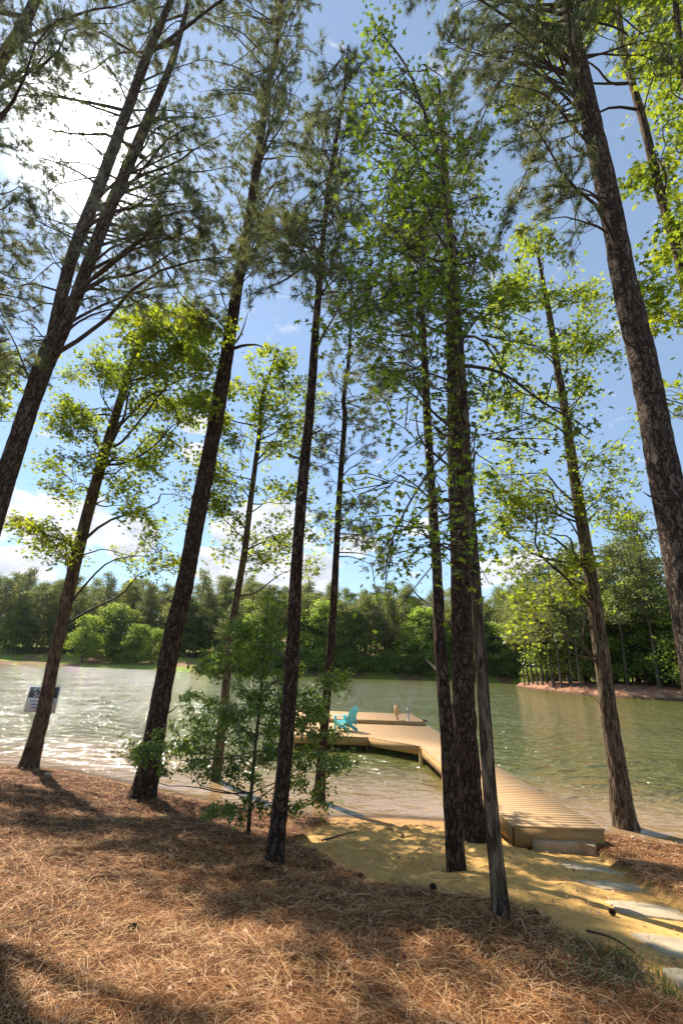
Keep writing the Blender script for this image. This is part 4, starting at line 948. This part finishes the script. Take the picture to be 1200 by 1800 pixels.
# pine cones
def cone(px, py, label, seed):
    c = hit(px, py); r = np.random.default_rng(seed); mb = MB(); ax = unit([r.normal(), r.normal(), .2]); A = unit(np.cross(ax, [0, 0, 1])); B = np.cross(ax, A)
    for k in range(9):
        t = k/8; rr = .024*math.sin(.5+t*2.3)
        for j in range(9):
            a = j*.698+k*.35; d = A*math.cos(a)+B*math.sin(a); s_ = np.cross(ax, d); p = c+[0, 0, .03]+ax*(t-.5)*.06+d*rr*.5
            mb.add([p-s_*.011, p+s_*.011, p+d*rr*.7+ax*.012+s_*.006, p+d*rr*.7+ax*.012-s_*.006], [(0, 1, 2, 3)])
    mb.tube(np.array([c+[0, 0, .03]-ax*.028, c+[0, 0, .03]+ax*.028]), .008, 7)
    tag(mb.build('pine_cone', M_UNDER, origin=c), label, 'pine cone')
cone(707, 1473, 'dark pine cone lying on the open sand above the bent twig', 1); cone(1075, 1610, 'pine cone on the sand beside the third path slab', 2); cone(760, 1566, 'pine cone at the edge of the straw below the reddish pine', 3)
cone(235, 1640, 'pine cone resting on the sunlit straw at the lower left', 4); cone(520, 1700, 'pine cone on the straw at the bottom centre, nearest the camera', 5); cone(120, 1470, 'small pine cone on the straw below the tree with the sign', 6)
stick([(300, 1600), (345, 1612), (390, 1606)], .007, 'thin dark twig on the sunlit straw at the lower left')
stick([(610, 1660), (650, 1690), (700, 1700)], .008, 'curved twig half sunk in the shaded straw at the bottom centre')
stick([(130, 1530), (170, 1522), (205, 1535)], .009, 'short twig on the straw left of the thick leaning pine')
# water grass
def grass(pxy, n, hgt, spread, label, name='grass_tuft'):
    c = on_z(*pxy, 0) if label.startswith('small tuft') else hit(*pxy); r = np.random.default_rng(int(pxy[0])); P = c+np.c_[r.normal(0, spread, (n, 2)), np.zeros(n)]
    P[:, 2] = np.maximum(ground_z(P[:, 0], P[:, 1]), -.02); D = np.c_[r.normal(0, .3, (n, 2)), np.ones(n)]; h = hgt*r.uniform(.5, 1.1, n)[:, None]
    a = r.uniform(0, 3.14, n); S = np.c_[np.cos(a), np.sin(a), 0*a]*.004
    M2 = P+D*h*.5; T = P+D*h*[1.4, 1.4, .9]; V = np.stack([P-S, P+S, M2+S*.8, M2-S*.8, T], 1); i = np.arange(n)[:, None]*5
    mb = MB(); mb.add(V, i+np.array([[0, 1, 2, 3]]), i+np.array([[3, 2, 4]])); return mb.build(name, M_GRASS, origin=c)
M_GRASS = mat_leaf('grass_blades', (.08, .15, .03), (.22, .34, .06), .4, .6, .05)
tag(grass((597, 1412), 26, .17, .05, 'small tuft'), 'small tuft of green grass standing in the shallow cove water', 'grass tuft')
tag(grass((577, 1424), 14, .14, .03, 'small tuft'), 'smallest green tuft in the shallows beside the thin crooked pine', 'grass tuft')
c = hit(1135, 1745)
tag(grass((1150, 1750), 900, .07, .26, 'patch', 'short_grass'), 'thin patch of short green grass in the lower right corner', 'grass', kind='stuff')
# marker stake in the lake and fishing line post
P = on_z(721, 1200, 0); mb = MB(); mb.tube(np.array([(P[0], P[1], -1), (P[0], P[1], .9), (P[0], P[1], 1.3)]), [.09, .08, .05], 10)
tag(mb.build('marker_stake', M_UNDER, origin=(P[0], P[1], 0)), 'thin dark stake standing in the water near the far wooded shore', 'stake')
# leaf litter
r = np.random.default_rng(88); n = 1100; y = r.uniform(2.2, 11, n); x = y*r.uniform(-.8, .8, n); k = sdist(x, y) > .1; x = x[k]; y = y[k]
mb = MB(); add_leaves(mb, np.c_[x, y, ground_z(x, y)+.03], .055, r, 'star', 1.6)
tag(mb.build('leaf_litter', mat_simple('dead_leaf', (.42, .25, .15), var=.5), None), 'small dead leaves scattered over the straw and sand', 'leaf litter', kind='stuff')

# ------------------------------------------------------------------ air volume added for the veiling glare round the sun
m, g, out = newmat('glare_air'); pv = g.n('ShaderNodeVolumePrincipled'); pv.inputs['Color'].default_value = (.95, .97, 1, 1)
pv.inputs['Density'].default_value = .0001; pv.inputs['Anisotropy'].default_value = .82; m.node_tree.links.new(pv.outputs[0], out.inputs['Volume'])
mb = MB(); mb.box((-420, -90, -4), (420, 440, 42)); tag(mb.build('glare_haze', m), 'thin scattering air added to make the glare round the sun', 'glare_haze', kind='stuff')
